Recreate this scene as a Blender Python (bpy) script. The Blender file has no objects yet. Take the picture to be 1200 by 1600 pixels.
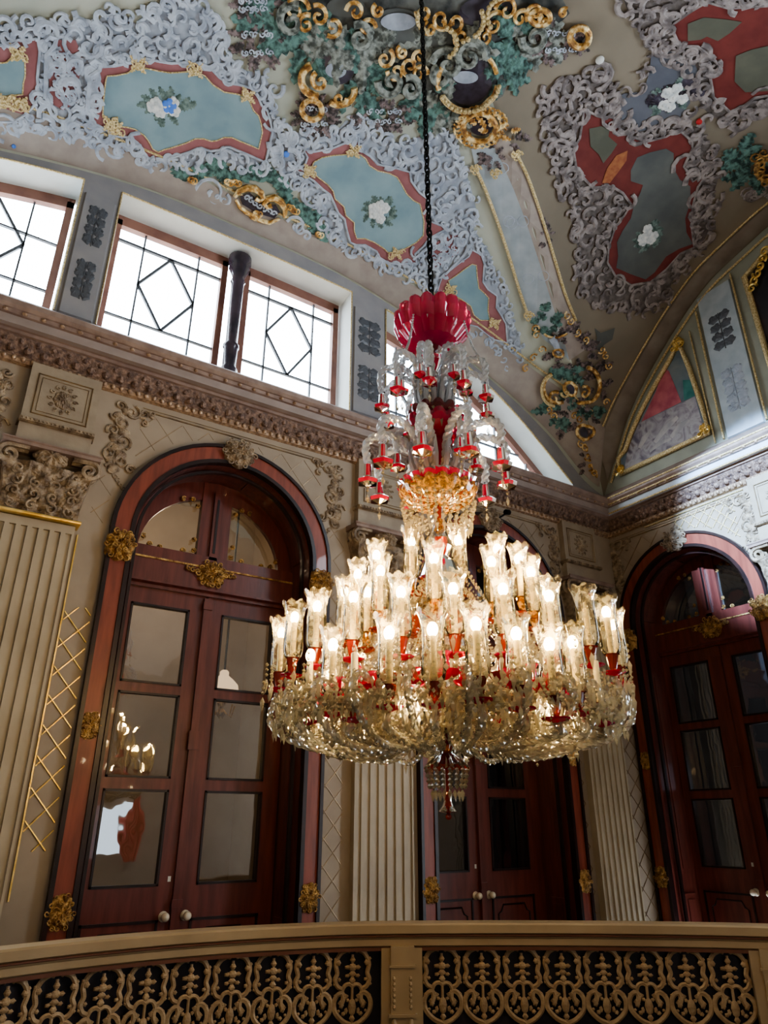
import bpy, math, random
from math import sin, cos, pi, radians, hypot, sqrt, atan2
from mathutils import Vector, Matrix, noise
from mathutils.geometry import delaunay_2d_cdt
random.seed(7)
COL = bpy.context.scene.collection
SC = bpy.context.scene

# ------------------------------------------------------------------ camera
F = 1100.0; P = radians(23.75); YAW = radians(57); CZ = 1.7
cam = bpy.data.cameras.new('camera'); camo = bpy.data.objects.new('camera', cam); COL.objects.link(camo)
cam.sensor_fit = 'VERTICAL'; cam.sensor_height = 36; cam.lens = F / 1600 * 36; cam.shift_x = -2 / 1600
cam.clip_start = 0.05
camo.location = (0, 0, CZ)
camo.rotation_euler = Vector((cos(P) * cos(YAW), cos(P) * sin(YAW), sin(P))).to_track_quat('-Z', 'Y').to_euler()
SC.camera = camo

def ray(px, py):
    s = px - 602; u = 800 - py
    f = F * cos(P) - u * sin(P); z = F * sin(P) + u * cos(P)
    return (f * cos(YAW) + s * sin(YAW), f * sin(YAW) - s * cos(YAW), z)

# ------------------------------------------------------------------ room dims
XR, YL = 7.65, 6.0            # right wall plane x, left wall plane y
XC, YC = 2.10, 2.68           # centre of the bay
HX, HY = 5.55, 3.32
def interp(tab, x):
    if x <= tab[0][0]: return tab[0][1]
    for i in range(len(tab) - 1):
        x0, y0 = tab[i]; x1, y1 = tab[i + 1]
        if x <= x1:
            ym = tab[i - 1] if i > 0 else (2 * x0 - x1, y1 if i == 0 else y0)
            yp = tab[i + 2] if i + 2 < len(tab) else (2 * x1 - x0, 2 * y1 - y0)
            m0 = (y1 - ym[1]) / (x1 - ym[0]); m1 = (yp[1] - y0) / (yp[0] - x0)
            h = x1 - x0; t = (x - x0) / h
            return ((2*t**3-3*t*t+1)*y0 + (t**3-2*t*t+t)*h*m0 + (-2*t**3+3*t*t)*y1 + (t**3-t*t)*h*m1)
    return tab[-1][1]
GL = [(0, 7.92), (1.3, 7.87), (2.69, 7.54), (3.78, 7.12), (4.58, 6.66), (5.14, 6.17), (5.55, 5.98)]
GR = [(0, 8.57), (.74, 8.43), (1.23, 8.27), (1.94, 7.77), (2.65, 7.08), (3.14, 6.28), (3.32, 5.98)]
RB = [(0, 9.0), (.37, 8.62), (.515, 8.32), (.7, 7.72), (.83, 7.28), (.92, 6.75), (1, 5.98)]
OPN = [(0, 7.72), (1.26, 7.70), (1.8, 7.66), (3.0, 7.33), (3.87, 6.86), (4.84, 6.08), (4.95, 5.98)]
gL = lambda d: interp(GL, abs(d)); gR = lambda d: interp(GR, abs(d)); opn = lambda d: interp(OPN, abs(d))
def zc(x, y):
    u = min(1, abs(x - XC) / HX); v = min(1, abs(y - YC) / HY)
    if v >= u:
        e = gL(u * HX); r = interp(RB, u); t = (1 - v) / max(1e-6, 1 - u)
    else:
        e = gR(v * HY); r = interp(RB, v); t = (1 - u) / max(1e-6, 1 - v)
    return e + (max(r, e) - e) * sin(pi / 2 * min(1, t))
def hitc(px, py):
    r = ray(px, py); lo = 2.0 / r[2]; 
    t = lo; step = .15 / sqrt(r[0]**2 + r[1]**2 + r[2]**2)
    while True:
        t += step
        if CZ + r[2] * t > zc(r[0] * t, r[1] * t): break
        if t * r[2] > 9: break
    a, b = t - step, t
    for _ in range(18):
        m = (a + b) / 2
        if CZ + r[2] * m > zc(r[0] * m, r[1] * m): b = m
        else: a = m
    x, y = r[0] * a, r[1] * a
    return min(x, XR - .01), min(y, YL - .01)
def cs(x, y, off=0.0):
    z = zc(x, y); e = .03
    dx = (zc(x + e, y) - zc(x - e, y)) / (2 * e); dy = (zc(x, y + e) - zc(x, y - e)) / (2 * e)
    n = Vector((dx, dy, -1)).normalized()
    return Vector((x, y, z)) + n * off
def CP(px, py, off=0.0):
    x, y = hitc(px, py); return cs(x, y, off)

# ------------------------------------------------------------------ mesh builder
class MB:
    def __init__(s): s.v = []; s.f = []; s.cuts = []
    def cut(s): s.cuts.append((len(s.v), len(s.f)))
    def build_split(s, name, mat, parent=None, xf=None, smooth=False):
        cs_ = [c for c in sorted(set(s.cuts)) if c[0] > 0] + [(len(s.v), len(s.f))]; p = (0, 0)
        for c in cs_:
            if c[0] <= p[0]: continue
            q = MB(); q.v = s.v[p[0]:c[0]]; q.f = [tuple(i - p[0] for i in f) for f in s.f[p[1]:c[1]]]; q.build(name, mat, parent, xf, smooth); p = c
    def add(s, vs, fs):
        b = len(s.v); s.v += [tuple(v) for v in vs]; s.f += [tuple(i + b for i in f) for f in fs]
    def box(s, x0, x1, y0, y1, z0, z1):
        s.add([(x0,y0,z0),(x1,y0,z0),(x1,y1,z0),(x0,y1,z0),(x0,y0,z1),(x1,y0,z1),(x1,y1,z1),(x0,y1,z1)],
              [(3,2,1,0),(4,5,6,7),(0,1,5,4),(1,2,6,5),(2,3,7,6),(3,0,4,7)])
    def frustum(s, x0, x1, y0, y1, z0, z1, b):
        s.add([(x0,y0,z0),(x1,y0,z0),(x1,y1,z0),(x0,y1,z0),(x0+b,y0+b,z1),(x1-b,y0+b,z1),(x1-b,y1-b,z1),(x0+b,y1-b,z1)],
              [(3,2,1,0),(4,5,6,7),(0,1,5,4),(1,2,6,5),(2,3,7,6),(3,0,4,7)])
    def tube(s, pts, r, n=6, cap=True, flat=1.0, closed=False, up=None):
        pts = [Vector(p) for p in pts]; m = len(pts)
        if m < 2: return
        rr = r if isinstance(r, (list, tuple)) else [r] * m
        b = len(s.v); nrm = None
        for i, p in enumerate(pts):
            if closed: t = pts[(i + 1) % m] - pts[i - 1]
            else: t = pts[min(i + 1, m - 1)] - pts[max(i - 1, 0)]
            if t.length < 1e-9: t = Vector((0, 0, 1))
            t.normalize()
            if up is not None:
                w = Vector(up[i] if isinstance(up, list) else up); a = t.cross(w)
                if a.length < 1e-6: a = t.orthogonal()
                a.normalize(); c = a.cross(t).normalized()
            else:
                if nrm is None: nrm = t.orthogonal().normalized()
                nrm = (nrm - t * nrm.dot(t))
                if nrm.length < 1e-6: nrm = t.orthogonal()
                nrm.normalize(); a = nrm; c = t.cross(a)
            for k in range(n):
                q = 2 * pi * k / n
                s.v.append(tuple(p + a * (rr[i] * cos(q)) + c * (rr[i] * flat * sin(q))))
        for i in range(m if closed else m - 1):
            j = (i + 1) % m
            for k in range(n):
                k2 = (k + 1) % n
                s.f.append((b + i*n + k, b + i*n + k2, b + j*n + k2, b + j*n + k))
        if cap and not closed:
            s.f.append(tuple(b + k for k in range(n))[::-1]); s.f.append(tuple(b + (m-1)*n + k for k in range(n)))
    def rope(s, pts, r, lobes=3, pitch=.05, n=9, depth=.30):
        pts = [Vector(p) for p in pts]; m = len(pts); b = len(s.v); nrm = None; d = 0
        for i, p in enumerate(pts):
            t = (pts[min(i+1,m-1)] - pts[max(i-1,0)]).normalized()
            if i: d += (p - pts[i-1]).length
            if nrm is None: nrm = t.orthogonal()
            nrm = (nrm - t*nrm.dot(t)).normalized(); c = t.cross(nrm)
            for k in range(n):
                q = 2*pi*k/n; rr = r*(1 + depth*cos(lobes*(q - d/pitch*2*pi/lobes)))
                s.v.append(tuple(p + nrm*(rr*cos(q)) + c*(rr*sin(q))))
        for i in range(m-1):
            for k in range(n):
                k2 = (k+1) % n; s.f.append((b+i*n+k, b+i*n+k2, b+(i+1)*n+k2, b+(i+1)*n+k))
    def lathe(s, prof, c=(0,0,0), n=16, lobes=0, amp=0.0, zamp=0.0, lob0=0.0):
        b = len(s.v); m = len(prof)
        for i, (r, z) in enumerate(prof):
            w = 1.0 if m == 1 else max(0, (i / (m - 1) - lob0) / (1 - lob0 + 1e-9)) if lob0 < 1 else 0
            for k in range(n):
                a = 2 * pi * k / n; l = abs(cos(lobes * a / 2)) if lobes else 0
                q = r * (1 + amp * w * (l - .5))
                s.v.append((c[0] + q * cos(a), c[1] + q * sin(a), c[2] + z + (zamp * w * (l - .5) if lobes else 0)))
        for i in range(m - 1):
            for k in range(n):
                k2 = (k + 1) % n
                s.f.append((b+i*n+k, b+i*n+k2, b+(i+1)*n+k2, b+(i+1)*n+k))
    def octa(s, c, r, h=None, up=0.0):
        h = h or r; x, y, z = c
        s.add([(x+r,y,z+up),(x,y+r,z+up),(x-r,y,z+up),(x,y-r,z+up),(x,y,z+h),(x,y,z-h)],
              [(0,1,4),(1,2,4),(2,3,4),(3,0,4),(1,0,5),(2,1,5),(3,2,5),(0,3,5)])
    def sphere(s, c, r, n=10, m=7, sx=1, sy=1, sz=1, M=None):
        vs = []
        for i in range(m + 1):
            a = pi * i / m
            for k in range(n):
                b = 2 * pi * k / n; vs.append((r*sx*sin(a)*cos(b), r*sy*sin(a)*sin(b), r*sz*cos(a)))
        c = Vector(c)
        vs = [c + (M @ Vector(v) if M else Vector(v)) for v in vs]
        fs = [(i*n+k, (i+1)*n+k, (i+1)*n+(k+1) % n, i*n+(k+1) % n) for i in range(m) for k in range(n)]
        s.add(vs, fs)
    def extrude_poly(s, poly, w0, w1):
        """poly: (x,y) counter-clockwise, extruded in z from w0 to w1 (front = w1)"""
        n = len(poly)
        s.add([(x, y, w0) for x, y in poly] + [(x, y, w1) for x, y in poly],
              [tuple(range(n, 2*n))] + [(i, (i+1) % n, n+(i+1) % n, n+i) for i in range(n)])
    def strip(s, A, B, w0, w1):
        """solid band between the two 2-D polylines A (outer) and B (inner), thick w0..w1"""
        n = len(A)
        vs = [(x,y,w0) for x,y in A] + [(x,y,w1) for x,y in A] + [(x,y,w0) for x,y in B] + [(x,y,w1) for x,y in B]
        fs = []
        for i in range(n-1):
            fs += [(n+i, n+i+1, 3*n+i+1, 3*n+i), (i, i+1, n+i+1, n+i), (2*n+i+1, 2*n+i, 3*n+i, 3*n+i+1), (i+1, i, 2*n+i, 2*n+i+1)]
        fs += [(0, n, 3*n, 2*n), (n-1, 2*n+n-1, 3*n+n-1, 2*n-1)]
        s.add(vs, fs)
    def build(s, name, mat, parent=None, xf=None, smooth=False):
        me = bpy.data.meshes.new(name)
        vs = [tuple(xf @ Vector(v)) for v in s.v] if xf else s.v
        me.from_pydata(vs, [], s.f); me.materials.append(mat)
        if smooth: me.polygons.foreach_set('use_smooth', [True] * len(me.polygons))
        me.update()
        o = bpy.data.objects.new(name, me); COL.objects.link(o)
        if parent:
            o.parent = parent
            if parent.type == 'EMPTY': o.matrix_parent_inverse = Matrix.Translation(parent_loc(parent)).inverted()
        return o
def parent_loc(o):
    v = Vector((0, 0, 0))
    while o is not None:
        if o.type == 'EMPTY': v += Vector(o.location)
        o = o.parent
    return v
def tag(o, label=None, cat=None, group=None, kind=None):
    if label: o['label'] = label
    if cat: o['category'] = cat
    if group: o['group'] = group
    if kind: o['kind'] = kind
    return o
def thing(name, label, cat, loc=(0,0,0), group=None, kind=None):
    o = bpy.data.objects.new(name, None); COL.objects.link(o); o.location = loc; o.empty_display_size = .1
    return tag(o, label, cat, group, kind)
def copy_tree(o, parent=None):
    c = o.copy(); COL.objects.link(c)
    if parent: c.parent = parent
    for ch in [k for k in o.children]: copy_tree(ch, c)
    return c

# matrices: wall-local (u along, v up, w out of the wall)
TL = Matrix(((1,0,0,0),(0,0,-1,YL),(0,1,0,0),(0,0,0,1)))
TR = Matrix(((0,0,-1,XR),(-1,0,0,YL),(0,1,0,0),(0,0,0,1)))

# ------------------------------------------------------------------ materials
def newmat(name):
    m = bpy.data.materials.new(name); m.use_nodes = True; nt = m.node_tree; nt.nodes.clear()
    out = nt.nodes.new('ShaderNodeOutputMaterial'); return m, nt, out
def N(nt, t, **k):
    n = nt.nodes.new(t)
    for a, b in k.items(): setattr(n, a, b)
    return n
def pmat(name, c1, c2=None, rough=.6, metal=0.0, scale=4.0, bump=0.0, bscale=None, detail=4, spec=.5, coat=0, contrast=(.35,.65), c3=None, stretch=None):
    m, nt, out = newmat(name); p = N(nt, 'ShaderNodeBsdfPrincipled'); nt.links.new(p.outputs[0], out.inputs[0])
    p.inputs['Roughness'].default_value = rough; p.inputs['Metallic'].default_value = metal
    p.inputs['Specular IOR Level'].default_value = spec; p.inputs['Coat Weight'].default_value = coat
    tc = N(nt, 'ShaderNodeTexCoord'); src = tc.outputs['Object']
    if stretch:
        mp = N(nt, 'ShaderNodeMapping'); mp.inputs['Scale'].default_value = stretch
        nt.links.new(src, mp.inputs[0]); src = mp.outputs[0]
    nz = N(nt, 'ShaderNodeTexNoise'); nz.inputs['Scale'].default_value = scale; nz.inputs['Detail'].default_value = detail
    nt.links.new(src, nz.inputs['Vector'])
    if c2:
        cr = N(nt, 'ShaderNodeValToRGB'); e = cr.color_ramp.elements
        e[0].position = contrast[0]; e[1].position = contrast[1]
        e[0].color = (*c1, 1); e[1].color = (*c2, 1)
        if c3: q = cr.color_ramp.elements.new(sum(contrast)/2); q.color = (*c3, 1)
        nt.links.new(nz.outputs[0], cr.inputs[0]); nt.links.new(cr.outputs[0], p.inputs['Base Color'])
    else: p.inputs['Base Color'].default_value = (*c1, 1)
    if bump:
        nb = N(nt, 'ShaderNodeTexNoise'); nb.inputs['Scale'].default_value = bscale or scale * 4; nb.inputs['Detail'].default_value = 5
        nt.links.new(src, nb.inputs['Vector'])
        b = N(nt, 'ShaderNodeBump'); b.inputs['Strength'].default_value = bump; b.inputs['Distance'].default_value = .02
        nt.links.new(nb.outputs[0], b.inputs['Height']); nt.links.new(b.outputs[0], p.inputs['Normal'])
    return m
def glassy(name, col, diff=.3, glow=0.0, rough=.06, tint=None, edge=1.35, noise_sc=0, glowcol=None, nlo=.45, nhi=.6, bumpsc=0):
    """thin cut-glass look: transparent + translucent body + mirror-like rim"""
    m, nt, out = newmat(name); tint = tint or col
    tr = N(nt, 'ShaderNodeBsdfTransparent'); tr.inputs[0].default_value = (*tint, 1)
    df = N(nt, 'ShaderNodeBsdfDiffuse'); df.inputs[0].default_value = (*col, 1)
    tl = N(nt, 'ShaderNodeBsdfTranslucent'); tl.inputs[0].default_value = (*col, 1)
    ad = N(nt, 'ShaderNodeMixShader'); ad.inputs[0].default_value = .5
    nt.links.new(df.outputs[0], ad.inputs[1]); nt.links.new(tl.outputs[0], ad.inputs[2])
    mx = N(nt, 'ShaderNodeMixShader'); mx.inputs[0].default_value = diff
    nt.links.new(tr.outputs[0], mx.inputs[1]); nt.links.new(ad.outputs[0], mx.inputs[2])
    if noise_sc:
        tc = N(nt, 'ShaderNodeTexCoord'); nz = N(nt, 'ShaderNodeTexNoise'); nz.inputs['Scale'].default_value = noise_sc; nz.inputs['Detail'].default_value = 3
        nt.links.new(tc.outputs['Object'], nz.inputs['Vector'])
        mr = N(nt, 'ShaderNodeMapRange'); mr.inputs[1].default_value = nlo; mr.inputs[2].default_value = nhi
        mr.inputs[3].default_value = diff * .25; mr.inputs[4].default_value = min(1, diff * 2.0)
        nt.links.new(nz.outputs[0], mr.inputs[0]); nt.links.new(mr.outputs[0], mx.inputs[0])
    gl = N(nt, 'ShaderNodeBsdfGlossy'); gl.inputs[0].default_value = (1, 1, 1, 1); gl.inputs['Roughness'].default_value = rough
    fr = N(nt, 'ShaderNodeFresnel'); fr.inputs[0].default_value = edge
    if bumpsc:
        tc2 = N(nt, 'ShaderNodeTexCoord'); n2 = N(nt, 'ShaderNodeTexNoise'); n2.inputs['Scale'].default_value = bumpsc; n2.inputs['Detail'].default_value = 2
        nt.links.new(tc2.outputs['Object'], n2.inputs['Vector'])
        b = N(nt, 'ShaderNodeBump'); b.inputs['Strength'].default_value = .8; b.inputs['Distance'].default_value = .01
        nt.links.new(n2.outputs[0], b.inputs['Height'])
        nt.links.new(b.outputs[0], gl.inputs['Normal']); nt.links.new(b.outputs[0], fr.inputs['Normal'])
    m2 = N(nt, 'ShaderNodeMixShader')
    nt.links.new(fr.outputs[0], m2.inputs[0]); nt.links.new(mx.outputs[0], m2.inputs[1]); nt.links.new(gl.outputs[0], m2.inputs[2])
    last = m2.outputs[0]
    nt.links.new(last, out.inputs[0]); return m
def emat(name, col, s):
    m, nt, out = newmat(name); e = N(nt, 'ShaderNodeEmission'); e.inputs[0].default_value = (*col, 1); e.inputs[1].default_value = s
    nt.links.new(e.outputs[0], out.inputs[0]); return m

M = {}
M['wall'] = pmat('cream_plaster', (.345,.28,.215), (.405,.335,.26), rough=.55, scale=2.5, bump=.05)
M['wall2'] = pmat('cream_panel', (.33,.27,.205), (.395,.33,.25), rough=.5, scale=6, bump=.1)
M['shaft'] = pmat('pilaster_cream', (.42,.355,.26), (.50,.43,.32), rough=.45, scale=3, bump=.05)
M['relief'] = pmat('relief_stucco', (.15,.105,.07), (.46,.36,.25), rough=.4, scale=14, bump=.5, bscale=60, c3=(.30,.23,.16))
M['line'] = pmat('dull_gilt_line', (.20,.14,.09), (.42,.30,.17), rough=.35, metal=.4, scale=7)
M['gilt'] = pmat('bright_gilt', (.75,.48,.12), (.95,.72,.30), rough=.28, metal=.85, scale=9, bump=.2, bscale=70)
M['gilt2'] = pmat('antique_gilt', (.22,.11,.04), (.72,.46,.18), rough=.32, metal=.6, scale=22, bump=.6, bscale=90, c3=(.45,.27,.10))
M['wood'] = pmat('mahogany', (.115,.030,.024), (.185,.050,.037), rough=.32, scale=3, bump=.05, stretch=(6,6,.7), coat=.3)
M['wood_face'] = pmat('mahogany_casing', (.19,.045,.028), (.30,.075,.045), rough=.4, scale=3, stretch=(6,6,.7), coat=.2)
M['wood_dark'] = pmat('dark_mahogany_bead', (.012,.006,.006), (.03,.012,.011), rough=.35, scale=5)
M['corn'] = pmat('cornice_brown', (.23,.16,.135), (.34,.25,.21), rough=.5, scale=8, bump=.2)
M['corn_l'] = pmat('cornice_band', (.31,.255,.235), (.38,.315,.29), rough=.5, scale=5)
M['corn_d'] = pmat('cornice_carved', (.11,.07,.06), (.33,.225,.175), rough=.45, scale=26, bump=.8, bscale=50, c3=(.20,.13,.10))
M['corn_g'] = pmat('cornice_gilded_bead', (.26,.17,.12), (.58,.42,.29), rough=.35, metal=.3, scale=30)
M['corn_daylit'] = pmat('cornice_band_daylit', (.45,.50,.58), (.55,.60,.66), rough=.5, scale=5)  # cornice band with bluish daylight put into its colour
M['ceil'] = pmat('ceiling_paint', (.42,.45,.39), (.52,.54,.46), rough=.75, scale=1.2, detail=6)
M['lun'] = pmat('lunette_grey', (.29,.29,.31), (.36,.35,.36), rough=.7, scale=3)
M['soffit'] = pmat('window_reveal_white', (.66,.68,.66), (.74,.76,.74), rough=.7, scale=3)
M['gil_l'] = pmat('gilt_rope', (.50,.36,.14), (.88,.74,.46), rough=.35, metal=.45, scale=60, bump=.6, bscale=90)
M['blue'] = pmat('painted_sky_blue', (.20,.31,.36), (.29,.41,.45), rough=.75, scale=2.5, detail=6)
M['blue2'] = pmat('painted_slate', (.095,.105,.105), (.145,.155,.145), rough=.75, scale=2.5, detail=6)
M['olive'] = pmat('painted_olive', (.10,.105,.08), (.145,.145,.11), rough=.75, scale=3)
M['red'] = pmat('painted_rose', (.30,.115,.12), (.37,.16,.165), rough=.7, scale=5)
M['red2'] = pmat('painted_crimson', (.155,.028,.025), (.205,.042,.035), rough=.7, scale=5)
M['scr_base'] = pmat('scroll_shadow', (.31,.355,.43), (.43,.48,.56), rough=.75, scale=9, detail=6, contrast=(.35,.62))
M['scr'] = pmat('scroll_blue_grey', (.34,.385,.47), (.53,.59,.68), rough=.7, scale=9, contrast=(.36,.6))
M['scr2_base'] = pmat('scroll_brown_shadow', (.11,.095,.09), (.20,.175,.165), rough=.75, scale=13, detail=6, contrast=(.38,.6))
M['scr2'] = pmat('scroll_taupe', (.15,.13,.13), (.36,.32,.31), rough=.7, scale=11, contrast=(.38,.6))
M['green'] = pmat('painted_acanthus', (.02,.05,.045), (.14,.27,.24), rough=.65, scale=16, contrast=(.38,.6))
M['greyleaf'] = pmat('painted_grey_leaf', (.06,.07,.06), (.33,.36,.33), rough=.65, scale=16, contrast=(.38,.6))
M['dkleaf'] = pmat('painted_dark_foliage', (.035,.03,.03), (.26,.20,.20), rough=.7, scale=20, contrast=(.4,.62))
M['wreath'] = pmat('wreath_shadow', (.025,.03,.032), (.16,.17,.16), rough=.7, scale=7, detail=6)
M['med'] = pmat('painted_dark_medallion', (.018,.012,.018), (.07,.06,.09), rough=.4, scale=6)
M['petal'] = pmat('painted_blossom', (.55,.60,.62), (.85,.86,.84), rough=.7, scale=20)
M['petalb'] = pmat('painted_blue_blossom', (.10,.25,.75), rough=.7)
M['leafg'] = pmat('painted_bouquet_leaf', (.05,.09,.08), (.22,.30,.27), rough=.7, scale=20)
M['reddot'] = pmat('painted_red_boss', (.5,.03,.03), rough=.5)
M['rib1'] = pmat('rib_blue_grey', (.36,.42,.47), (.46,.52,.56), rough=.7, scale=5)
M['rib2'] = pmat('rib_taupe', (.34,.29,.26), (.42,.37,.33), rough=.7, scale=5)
M['iron'] = pmat('gilded_ironwork', (.36,.245,.135), (.50,.36,.21), rough=.45, metal=.2, scale=20, bump=.2)
M['rail'] = pmat('rail_cream', (.37,.27,.155), (.44,.33,.195), rough=.42, scale=3)
M['back'] = pmat('dark_backing', (.010,.010,.016), (.03,.022,.03), rough=.5, scale=3)
M['floor'] = pmat('parquet', (.12,.06,.03), (.20,.10,.05), rough=.35, scale=3)
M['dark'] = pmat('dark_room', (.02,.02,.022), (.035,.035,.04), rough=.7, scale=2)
M['hall'] = pmat('back_room_plaster', (.44,.35,.26), (.52,.42,.31), rough=.7, scale=1.5)
M['black'] = pmat('black_metal', (.01,.01,.012), rough=.35, metal=.7)
M['knob'] = pmat('ivory_knob', (.80,.72,.58), rough=.25, coat=.5)
M['winframe'] = pmat('red_brown_window_frame', (.20,.09,.07), (.30,.15,.11), rough=.5, scale=4)
M['muntin'] = pmat('dark_muntin', (.10,.11,.13), rough=.4)
M['colm'] = pmat('dark_column', (.03,.022,.035), (.07,.05,.07), rough=.22, scale=4, coat=.4)
M['candle'] = pmat('ivory_candle', (.95,.82,.50), rough=.5)
M['bulb'] = emat('lit_bulb', (1.0, .72, .32), 60)
M['crystal'] = glassy('crystal', (1.0,.86,.54), diff=.36, rough=.03, tint=(1,.98,.92), edge=1.8)
M['arm'] = glassy('twisted_crystal', (1.0,.90,.64), diff=.34, rough=.05, tint=(1,.98,.94), edge=1.75)
M['armtop'] = glassy('cool_twisted_crystal', (.93,.97,1.0), diff=.80, rough=.08, tint=(.96,.98,1), edge=1.6)
M['shade'] = glassy('etched_glass', (1.0,.90,.60), diff=.17, rough=.04, tint=(.99,.96,.88), edge=1.33, noise_sc=34)
M['ruby'] = glassy('ruby_glass', (.80,.04,.14), diff=.62, rough=.06, tint=(.8,.1,.12), edge=1.5)
M['rubyd'] = glassy('dark_ruby_glass', (.26,.02,.03), diff=.85, rough=.06, tint=(.3,.03,.04), edge=1.5)
M['amber'] = glassy('amber_ruby_glass', (.42,.05,.03), diff=.6, rough=.06, tint=(.9,.35,.1), edge=1.55)
M['gold_g'] = glassy('gold_cut_glass', (.90,.50,.12), diff=.55, rough=.08, tint=(.9,.6,.3), edge=1.6, noise_sc=50)
M['gilt_c'] = pmat('highlighted_gilt', (.22,.10,.03), (.95,.78,.45), rough=.4, metal=.35, scale=16, c3=(.60,.34,.10), contrast=(.36,.62), bump=.3, bscale=60)
def paneglass(name, tint, spec=.1):
    m, nt, out = newmat(name)
    tr = N(nt, 'ShaderNodeBsdfTransparent'); tr.inputs[0].default_value = (*tint, 1)
    gl = N(nt, 'ShaderNodeBsdfGlossy'); gl.inputs['Roughness'].default_value = .015; gl.inputs[0].default_value = (1,1,1,1)
    tc = N(nt, 'ShaderNodeTexCoord'); nz = N(nt, 'ShaderNodeTexNoise'); nz.inputs['Scale'].default_value = 3
    b = N(nt, 'ShaderNodeBump'); b.inputs['Strength'].default_value = .06; b.inputs['Distance'].default_value = .05
    nt.links.new(tc.outputs['Object'], nz.inputs['Vector']); nt.links.new(nz.outputs[0], b.inputs['Height']); nt.links.new(b.outputs[0], gl.inputs['Normal'])
    mx = N(nt, 'ShaderNodeMixShader'); mx.inputs[0].default_value = spec
    nt.links.new(tr.outputs[0], mx.inputs[1]); nt.links.new(gl.outputs[0], mx.inputs[2]); nt.links.new(mx.outputs[0], out.inputs[0])
    return m
M['pane'] = paneglass('door_glass', (.80,.79,.77), .2)
M['wpane'] = paneglass('window_glass', (.97,.99,1), .04)

# ------------------------------------------------------------------ ornament generators (wall-local)
def spiral(cx, cy, r, turns=1.4, a0=0.0, dirn=1, tail=0.0, n=22, shrink=.12):
    pts = []
    if tail:
        tx, ty = -sin(a0) * dirn, cos(a0) * dirn
        for i in range(4): 
            k = 1 - i / 4
            pts.append((cx + r*cos(a0) - tx * tail * k, cy + r*sin(a0) - ty * tail * k + 0))
    for i in range(n + 1):
        t = i / n; rr = r * (1 - t) + r * shrink * t; a = a0 + dirn * turns * 2 * pi * t
        pts.append((cx + rr * cos(a), cy + rr * sin(a)))
    return pts
def taper(n, r0, r1, bulb=True):
    q = [r0 + (r1 - r0) * i / (n - 1) for i in range(n)]
    if bulb: q[-1] = r1 * 1.8; q[-2] = r1 * 1.5
    return q
def wscroll(mb, cx, cy, r, th, w=0.01, **k):
    p = spiral(cx, cy, r, **k); mb.tube([(x, y, w) for x, y in p], taper(len(p), th, th * .6), n=5, flat=.9, up=(0,0,1))
def carved(mb, cx, cy, rw, rh, w0, dep, seed=0, lobes=9, lob=.16, rings=9, seg=48, square=0.0):
    """carved rocaille boss: lobed outline, ridged relief"""
    b = len(mb.v); vs = []; fs = []
    for i in range(rings + 1):
        t = i / rings
        for k in range(seg):
            a = 2 * pi * k / seg
            o = 1 + lob * abs(sin(lobes * a / 2 + seed)) + .08 * noise.noise(Vector((cos(a)*2.5 + seed, sin(a)*2.5, seed)))
            if square:
                o *= (1 - square) + square / max(abs(cos(a)), abs(sin(a)))
            x = cos(a) * t * o; y = sin(a) * t * o
            h = (1 - t ** 2.2) * .75 + .10
            h += .45 * abs(noise.noise(Vector((x * 4.2 + seed * 3, y * 4.2, seed)))) * (1 if t < .97 else 0)
            h += .22 * sin(a * lobes + 4 * t + seed) * t * (1 - t) * 2
            vs.append((cx + x * rw, cy + y * rh, w0 + dep * max(0, h) if t < 1 else w0))
    for i in range(rings):
        for k in range(seg):
            k2 = (k + 1) % seg; fs.append((i*seg+k, (i+1)*seg+k, (i+1)*seg+k2, i*seg+k2))
    mb.add(vs, fs)
def gilt_mount(cx, cy, rw, rh, w0, dep, seed, square=0.0):
    mb = MB(); carved(mb, cx, cy, rw * .8, rh * .8, w0, dep, seed=seed, square=square, lobes=7)
    rnd = random.Random(seed * 31 + 5)
    for i in range(12):
        a = 2 * pi * i / 12 + rnd.uniform(-.15, .15); q = .74 if i % 2 else .84
        x, y = cx + rw * q * cos(a), cy + rh * q * sin(a)
        wscroll(mb, x, y, min(rw, rh) * rnd.uniform(.16, .24), min(rw, rh) * .06, w=w0 + dep * .55, a0=a + pi, dirn=1 if i % 2 else -1, turns=1.1, n=12)
    for i in range(7):
        a = 2 * pi * i / 7; wscroll(mb, cx + rw * .4 * cos(a), cy + rh * .4 * sin(a), min(rw, rh) * .16, min(rw, rh) * .055, w=w0 + dep * 1.0, a0=a, dirn=-1, turns=1.2, n=12)
    return mb

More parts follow.
